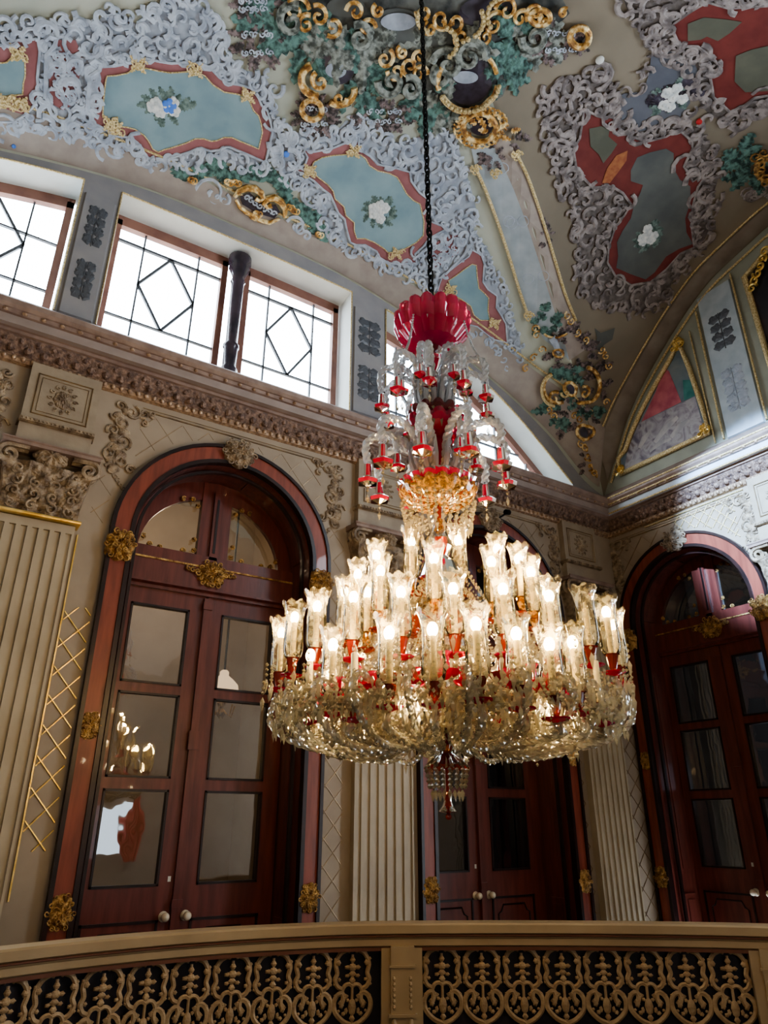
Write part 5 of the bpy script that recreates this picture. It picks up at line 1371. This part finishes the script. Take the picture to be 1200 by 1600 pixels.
m = MB(); m.lathe([(.018,zpx(500)),(.018,zpx(860))], (AX.x,AX.y,0), n=10); m.lathe([(.06,zpx(548)),(.03,zpx(556))], (AX.x,AX.y,0), n=16); m.build('core_rod', M['rubyd'], ch)
bowl('upper_dish', zpx(645), zpx(668), .15, .04, 'rubyd', lobes=12)
bowl('upper_dish', zpx(660), zpx(690), .17, .04, 'ruby', lobes=12)
m = MB(); m.lathe([(.03,zpx(672)),(.05,zpx(682)),(.055,zpx(695)),(.04,zpx(725)),(.025,zpx(745))], (AX.x,AX.y,0), n=24, lobes=8, amp=.2); m.build('middle_stem', M['ruby'], ch)
bowl('middle_dish', zpx(762), zpx(792), .205, .05, 'gold_g', lobes=18, amp=.1)
m = MB(); m.lathe([(.19,zpx(752)),(.215,zpx(760)),(.20,zpx(766))], (AX.x,AX.y,0), n=72, lobes=18, amp=.12, zamp=.02); m.build('middle_dish_rim', M['ruby'], ch)
m = MB(); m.lathe([(.03,zpx(795)),(.022,zpx(812)),(.035,zpx(825)),(.06,zpx(845)),(.065,zpx(856)),(.045,zpx(870)),(.03,zpx(885))], (AX.x,AX.y,0), n=24, lobes=8, amp=.1); m.build('lower_stem', M['amber'], ch)
# hooked upper arms with ruby bells
def bell(c, s_=1.0):
    m = MB(); m.lathe([(.004,.0),(.012,-.004),(.014,-.045),(.034,-.06),(.030,-.072),(.0,-.082)], (0,0,0), n=12, lobes=6, amp=.15)
    m.v = [(c[0]+x*s_, c[1]+y*s_, c[2]+z*s_) for x, y, z in m.v]; return m
def pendants_string(mb, c, k, sp=.03, r_=.011):
    for i in range(k): mb.octa((c[0], c[1], c[2]-sp*i), r_, r_*1.1)
def hooked(nm, n_, r0, zb, zt, R, ze, ph, th=.012, bell_s=1.0, leafy=True):
    for i in range(n_):
        a = ph + 2*pi*i/n_
        ctrl = [(r0, zb), (r0+.03, zb+(zt-zb)*.35), (r0+.06, zb+(zt-zb)*.75), (r0+(R-r0)*.5, zt), (R*.88, zt-.01), (R, zt-.07), (R*.97, ze+.03)]
        pts = [L3(q[0], q[1], a) for q in catmull(ctrl, 11)]
        m = MB(); m.rope(pts, th, pitch=.045); o_ = m.build(nm, M['armtop'], ch)
        e_ = L3(R*.97, ze+.02, a); m = bell(e_, bell_s*1.25); m.build('ruby_bell', M['ruby'], o_)
        m = MB(); pendants_string(m, L3(R*.97, ze-.07*bell_s, a), 3, .022, .009); m.octa(L3(R*.97, ze-.07*bell_s-.09, a), .012, .03); m.build('crystal_drop', M['crystal'], o_)
hooked('upper_hook_arm', 10, .05, zpx(655), zpx(580), .31, zpx(628), .2, th=.017, bell_s=1.1)
hooked('upper_hook_arm', 6, .04, zpx(650), zpx(560), .19, zpx(600), .5, th=.015, bell_s=.95)
hooked('middle_hook_arm', 10, .08, zpx(755), zpx(683), .385, zpx(733), .1, th=.020, bell_s=1.35)
hooked('middle_hook_arm', 6, .06, zpx(752), zpx(672), .22, zpx(715), .5, th=.017, bell_s=1.1)
# short upright spears
m = MB()
for i in range(14):
    a = i*2*pi/14
    for (r0, zb, zt) in ((.10,zpx(752),zpx(700)),(.075,zpx(650),zpx(605))):
        m.cut(); m.tube([L3(r0,zb,a), L3(r0*1.4,(zb+zt)/2,a), L3(r0*1.5,zt,a)], [.012,.016,.004], n=6)
m.build_split('crystal_spear', M['armtop'], ch)
# crystal strings from canopy and dishes
def almond(mb, c, r_=.012, h=.035): mb.octa((c[0],c[1],c[2]-h), r_, h, up=h*.35)
m = MB()
for i in range(16):
    a = 2*pi*i/16; 
    m.cut()
    if i % 2 == 0: pendants_string(m, L3(.2,zpx(505),a), 2, .022, .009); almond(m, L3(.2,zpx(505)-.05,a))
    for k in range(26 if i % 4 == 1 else 0):
        t_ = k/25; p = L3(.2+(.29-.2)*t_, zpx(510)+(zpx(585)-zpx(510))*t_ - .05*sin(pi*t_), a); m.octa(p, .009)
m.build_split('canopy_crystal_string', M['armtop'], ch)
m = MB()
for (R_, zt, n_, rows) in ((.195,zpx(790),30,4),(.15,zpx(798),22,4),(.16,zpx(660),22,2)):
    m.cut()
    for i in range(n_):
        a = 2*pi*i/n_
        for k in range(rows): m.octa(L3(R_-.006*k, zt-.028*k, a), .012)
        almond(m, L3(R_-.006*rows, zt-.028*rows+.01, a), .013, .034)
m.build_split('dish_crystal_fringe', M['crystal'], ch)

# candle lamps: (px, py of cup top, forward offset towards viewer in m, shade?, lit?, cup kind)
CAND = [
 (436,1052,-.22,1,1),(457,1030,-.05,1,1),(493,1015,.08,1,1),(551,1003,.22,1,1),(627,998,.34,1,1),(711,994,.38,1,1),(791,994,.34,1,1),(865,1004,.26,1,1),(922,1012,.10,1,0),(956,1024,-.05,1,1),(968,1042,-.22,1,1),
 (482,1098,.20,0,1),(518,1085,.36,1,1),(553,1092,.5,0,0),(608,1072,.58,1,1),(678,1068,.64,1,1),(748,1060,.64,1,1),(813,1074,.56,1,1),(866,1090,.5,1,1),(903,1083,.36,1,1),(938,1100,.18,0,0),
 (537,985,-.25,1,1),(558,957,-.22,1,1),(588,928,-.12,1,1),(594,958,.12,1,1),(573,990,-.05,1,1),(644,905,-.12,1,1),(680,940,.22,1,1),(719,905,-.1,1,1),(772,944,.12,1,1),(781,918,-.15,1,1),(815,935,-.12,1,1),(835,958,-.02,1,1),(851,985,-.22,1,1),
]
# hidden far side lamps
BACK = [(-.45,-.55,2.35),(-.15,-.68,2.35),(.18,-.68,2.35),(.46,-.54,2.35),(-.6,-.32,2.2),(.6,-.32,2.2),(0,-.45,2.55)]
lamps = []
for (px, py, fo, sh, lit) in CAND:
    r_ = ray(px, py); c0 = AX - fw*fo; t_ = c0.dot(fw)/(r_[0]*fw.x + r_[1]*fw.y); lamps.append((Vector((r_[0]*t_, r_[1]*t_, CZ+r_[2]*t_)), sh, lit))
for (s_, fo, z) in BACK: p = AX - fw*fo + rt*s_; lamps.append((Vector((p.x, p.y, z)), 1, 1))
def make_lamp(c, shade, lit, hi):
    """c = top of the cup (world)"""
    x, y, z = c; d = Vector((x-AX.x, y-AX.y, 0)); R = max(.12, d.length); a = atan2(d.y, d.x)
    zl = 1.985 if z < 2.34 else (2.02 if z < 2.55 else 2.36); zh = 2.16 if z < 2.55 else 2.5
    ctrl = [(.06, zh), (.14, zh-.06), (R*.45, zl+.005), (R*.78, zl+.012), (R*1.03, zl+(z-.10-zl)*.45), (R, z-.10)]
    if z-.1 - zl < .06: ctrl[-2] = (R*.95, zl+.02)
    cp = catmull(ctrl, 18); pts = [L3(q[0], q[1], a) for q in cp]
    m = MB(); m.rope(pts, .0145); arm = m.build('candle_arm', M['arm'], ch)
    m = MB(); m.lathe([(.006,-.10),(.020,-.095),(.052,-.085),(.056,-.078),(.02,-.074),(.012,-.07)], c, n=24, lobes=8, amp=.18, lob0=0); m.build('drip_pan', M['amber'] if hi else M['ruby'], arm)
    m = MB(); m.lathe([(.012,-.072),(.018,-.06),(.024,-.03),(.030,0),(.038,.004),(.026,.002),(.02,-.03)], c, n=16, lobes=8, amp=.1); m.build('candle_cup', M['gold_g'] if hi else M['amber'], arm)
    m = MB(); m.lathe([(.0145,-.02),(.0145,.185),(.004,.192)], c, n=10); m.build('candle_tube', M['candle'], arm, smooth=True)
    if lit:
        m = MB(); m.sphere((x,y,z+.213), .023, n=8, m=6, sz=1.35); m.build('bulb', M['bulb'], arm, smooth=True)
    else:
        m = MB(); m.sphere((x,y,z+.205), .012, n=8, m=6, sz=1.5); m.build('bulb', M['shade'], arm, smooth=True)
    if shade:
        s_ = .95 if hi else 1.06
        m = MB(); m.lathe([(.022,.0),(.040*s_,.012),(.047*s_,.04),(.047*s_,.10),(.043*s_,.17),(.044*s_,.215),(.052*s_,.26),(.064*s_,.285)], c, n=40, lobes=8, amp=.05, zamp=.022, lob0=.72)
        m.build('glass_shade', M['shade'], arm, smooth=True)
    m = MB()
    for k in range(5):
        m.cut(); b_ = a + 2*pi*k/5; q = (x+.05*cos(b_), y+.05*sin(b_), z-.085); m.octa(q, .007); almond(m, (q[0],q[1],q[2]-.01), .010, .026)
    if len(ch.get('_n', '')) < 20: m.build_split('pan_drop', M['crystal'], arm); ch['_n'] = ch.get('_n', '') + 'x'
    else: tag(m.build('pan_drops', M['crystal'], arm), kind='stuff')
for (c, sh, lit) in lamps: make_lamp(c, sh, lit, c.z > 2.56)
del ch['_n']

# bead garlands between lamps, crystal mass
rnd = random.Random(99)
def swag(mb, p, q, dip, r_=.0085, sp=.019):
    L_ = (q-p).length*1.15; k = max(3, int(L_/sp))
    for i in range(k+1):
        t_ = i/k; v = p.lerp(q, t_) - Vector((0,0,dip*4*t_*(1-t_))); mb.octa(v, r_*(1+.25*sin(i*1.9)))
outer = sorted([c for c, _, _ in lamps if c.z < 2.55], key=lambda c: atan2(c.y-AX.y, c.x-AX.x))
inner = sorted([c for c, _, _ in lamps if c.z >= 2.55], key=lambda c: atan2(c.y-AX.y, c.x-AX.x))
m = MB()
for ring_, dp in ((outer, .09), (inner, .07)):
    for i, c in enumerate(ring_):
        nx_ = ring_[(i+1) % len(ring_)]; o1 = Vector((0,0,-.10))
        swag(m, c+o1, nx_+o1, dp); swag(m, c+o1, nx_+o1, dp*1.6)
        top = L3(.10, 2.80 if ring_ is outer else 2.95, atan2(c.y-AX.y, c.x-AX.x)); swag(m, c+o1, top, .10); 
        if ring_ is outer: swag(m, c+o1+Vector((0,0,-.03)), L3(.18, 2.05, atan2(c.y-AX.y, c.x-AX.x)), .05)
g = m.build('bead_garlands', M['crystal'], ch); tag(g, 'strings of cut crystal beads', kind='stuff')
m = MB()
for i in range(5200):
    a = rnd.uniform(0, 2*pi); q = sqrt(rnd.uniform(.02, 1)); 
    Rm = .80 if rnd.random() < .86 else .60; R_ = Rm*q
    top = 2.46 - .40*(R_/.8)**.9 if Rm == .80 else 2.66 - .70*(R_/.6)**1.1
    bot = 2.06 + .20*(R_/.8)**2.5 + .02*sin(a*20)
    z = bot + (top+.0-bot)*rnd.random()**.8
    if R_ < .22 and z < 2.2: continue
    if rnd.random() < .35: almond(m, L3(R_, z, a), .010, .026)
    else: m.octa(L3(R_, z, a), rnd.uniform(.008,.016))
g = m.build('crystal_drops', M['crystal'], ch); tag(g, 'dense mass of cut crystal drops', kind='stuff')
m = MB()
for i in range(140):
    a = rnd.uniform(0, 2*pi); R_ = rnd.uniform(.6,.86); z = 2.18 + .13*((R_-.6)/.26) + rnd.uniform(-.05,.1)
    for k in range(3): m.octa(L3(R_, z-.024*k, a), .010)
    almond(m, L3(R_, z-.065, a), .013, .036)
g = m.build('rim_pendants', M['crystal'], ch); tag(g, 'crystal pendants around the lower rim', kind='stuff')
# scalloped crystal loops at the bottom
for i in range(20):
    a = 2*pi*i/20 + .1; pts = []
    for (r_, z) in catmull([(.16,2.14),(.22,2.05),(.36,1.985),(.52,1.985),(.66,2.05),(.74,2.16),(.70,2.24),(.62,2.22)], 14): pts.append(L3(r_, z, a))
    m = MB(); m.rope(pts, .0135); m.build('scroll_arm', M['arm'], ch)
    m = MB(); e_ = L3(.60,2.20,a); m.lathe([(.0,-.02),(.03,-.01),(.045,.005),(.02,.008),(.016,.05),(.022,.06)], e_, n=16, lobes=6, amp=.15); m.build('ruby_cup', M['ruby'], ch)
# hub, body
m = MB(); m.lathe([(.03,2.95),(.09,2.9),(.12,2.82),(.06,2.74),(.05,2.6),(.14,2.52),(.16,2.45),(.07,2.4),(.06,2.3),(.18,2.22),(.20,2.15),(.10,2.10)], (AX.x,AX.y,0), n=32, lobes=12, amp=.1); m.build('central_body', M['arm'], ch)
bowl('hub_dish', 2.26, 2.16, .26, .05, 'rubyd', lobes=16)
bowl('hub_dish', 2.60, 2.52, .22, .05, 'amber', lobes=16)
for i in range(10):
    a = 2*pi*i/10+.3; m = MB(); e_ = L3(.42, 2.27, a); m.lathe([(.0,-.03),(.05,-.012),(.07,.01),(.02,.012),(.018,.07),(.03,.09)], e_, n=18, lobes=7, amp=.18); m.build('ruby_cup', M['rubyd'] if i % 2 else M['ruby'], ch)
# bottom finial
m = MB(); m.lathe([(.12,zpx(1128)),(.11,zpx(1150)),(.085,zpx(1166)),(.035,zpx(1178)),(.022,zpx(1184))], (AX.x,AX.y,0), n=32, lobes=10, amp=.08); m.build('bottom_bowl', M['rubyd'], ch)
m = MB(); m.lathe([(.02,zpx(1174)),(.05,zpx(1182)),(.092,zpx(1196)),(.10,zpx(1202))], (AX.x,AX.y,0), n=60, lobes=12, amp=.14, zamp=.01); m.build('bottom_dish', M['amber'], ch)
m = MB()
for i in range(18):
    a = 2*pi*i/18
    for k in range(4): m.octa(L3(.094-.004*k, zpx(1204)-.022*k, a), .013)
    almond(m, L3(.068, zpx(1204)-.08, a), .011, .026)
m.build('bottom_crystal_fringe', M['crystal'], ch)
m = MB(); m.lathe([(.012,zpx(1200)),(.012,zpx(1238)),(.022,zpx(1242)),(.018,zpx(1252)),(.026,zpx(1260)),(.042,zpx(1268)),(.02,zpx(1270)),(.006,zpx(1271))], (AX.x,AX.y,0), n=24, lobes=8, amp=.1); m.sphere((AX.x,AX.y,zpx(1276)), .014, n=10, m=7); m.build('bottom_finial', M['amber'], ch)

# ------------------------------------------------------------------ lights
def light(name, kind, loc, energy, color, **k):
    l = bpy.data.lights.new(name, kind); l.energy = energy; l.color = color
    for a, b in k.items(): setattr(l, a, b)
    o_ = bpy.data.objects.new(name, l); COL.objects.link(o_); o_.location = loc; return o_
def aim(o_, tgt): o_.rotation_euler = (Vector(tgt)-o_.location).to_track_quat('-Z','Y').to_euler()
for i, (c, sh, lit) in enumerate(lamps):
    if lit and (i % 2 == 0 or c.z > 2.5):
        l = light('candle_light', 'POINT', (c.x, c.y, c.z+.25), 5.5, (1,.68,.36), shadow_soft_size=.02)
for i in range(6):  # fill lights added inside the crystal mass to warm and brighten it
    a = i*pi/3+.2; light('crystal_fill', 'POINT', L3(.30, 2.36, a), 3.0, (1,.74,.42), shadow_soft_size=.03); light('crystal_fill', 'POINT', L3(.56, 2.12, a+.5), 5.0, (1,.76,.44), shadow_soft_size=.03)
for (u0, u1, zt) in ((-1.4,1.25,7.6),(1.85,4.2,7.3),(-4.3,-1.9,7.3)):
    l = light('window_daylight', 'AREA', (XC+(u0+u1)/2, YL+.42, (6.05+zt)/2), 1, (1,1,1), shape='RECTANGLE', size=u1-u0, size_y=zt-6.05)
    l.rotation_euler = (radians(90),0,0)     # facing -y
    l.rotation_euler = Vector((0,-1,0)).to_track_quat('-Z','Y').to_euler()
    l.data.cycles.is_portal = True
# daylight from windows opposite: cool light up on the window side of the vault
l = light('opposite_daylight', 'AREA', (6.7,-.4,6.7), 85, (.78,.89,1.0), shape='RECTANGLE', size=1.2, size_y=1.0); aim(l, (1.0,6,8.2)); l.data.spread = radians(85)
l = light('room_fill', 'AREA', (2.5,0.2,5.2), 5, (1.0,.90,.82), shape='RECTANGLE', size=4, size_y=2); aim(l, (4.5,5,3.5))  # added warm fill for the room, no real source behind it
l = light('left_window_beam', 'SPOT', (-1.5,1.0,7.2), 36000, (.42,.65,1.0), spot_size=radians(13.5), spot_blend=.4, shadow_soft_size=.1); aim(l, (XR,3.75,5.0))
l = light('anteroom_fill', 'POINT', (2.2,8.2,5.0), 32, (1,.80,.56), shadow_soft_size=.3)  # added light that brightens the upper anteroom, separate from the pendant
l = light('dark_room_light', 'POINT', (9.2,5.0,2.2), 4, (.6,.75,1), shadow_soft_size=.3)

w = bpy.data.worlds.new('sky'); SC.world = w; w.use_nodes = True
bg = w.node_tree.nodes['Background']; bg.inputs[0].default_value = (.80,.90,1,1); bg.inputs[1].default_value = 15

SC.view_settings.view_transform = 'AgX'
SC.view_settings.look = 'AgX - Medium High Contrast'
SC.view_settings.exposure = -0.3
c_ = SC.cycles
c_.use_denoising = True; c_.max_bounces = 8; c_.transparent_max_bounces = 40; c_.diffuse_bounces = 3; c_.glossy_bounces = 3; c_.transmission_bounces = 4
c_.sample_clamp_indirect = 4; c_.caustics_reflective = False; c_.caustics_refractive = False
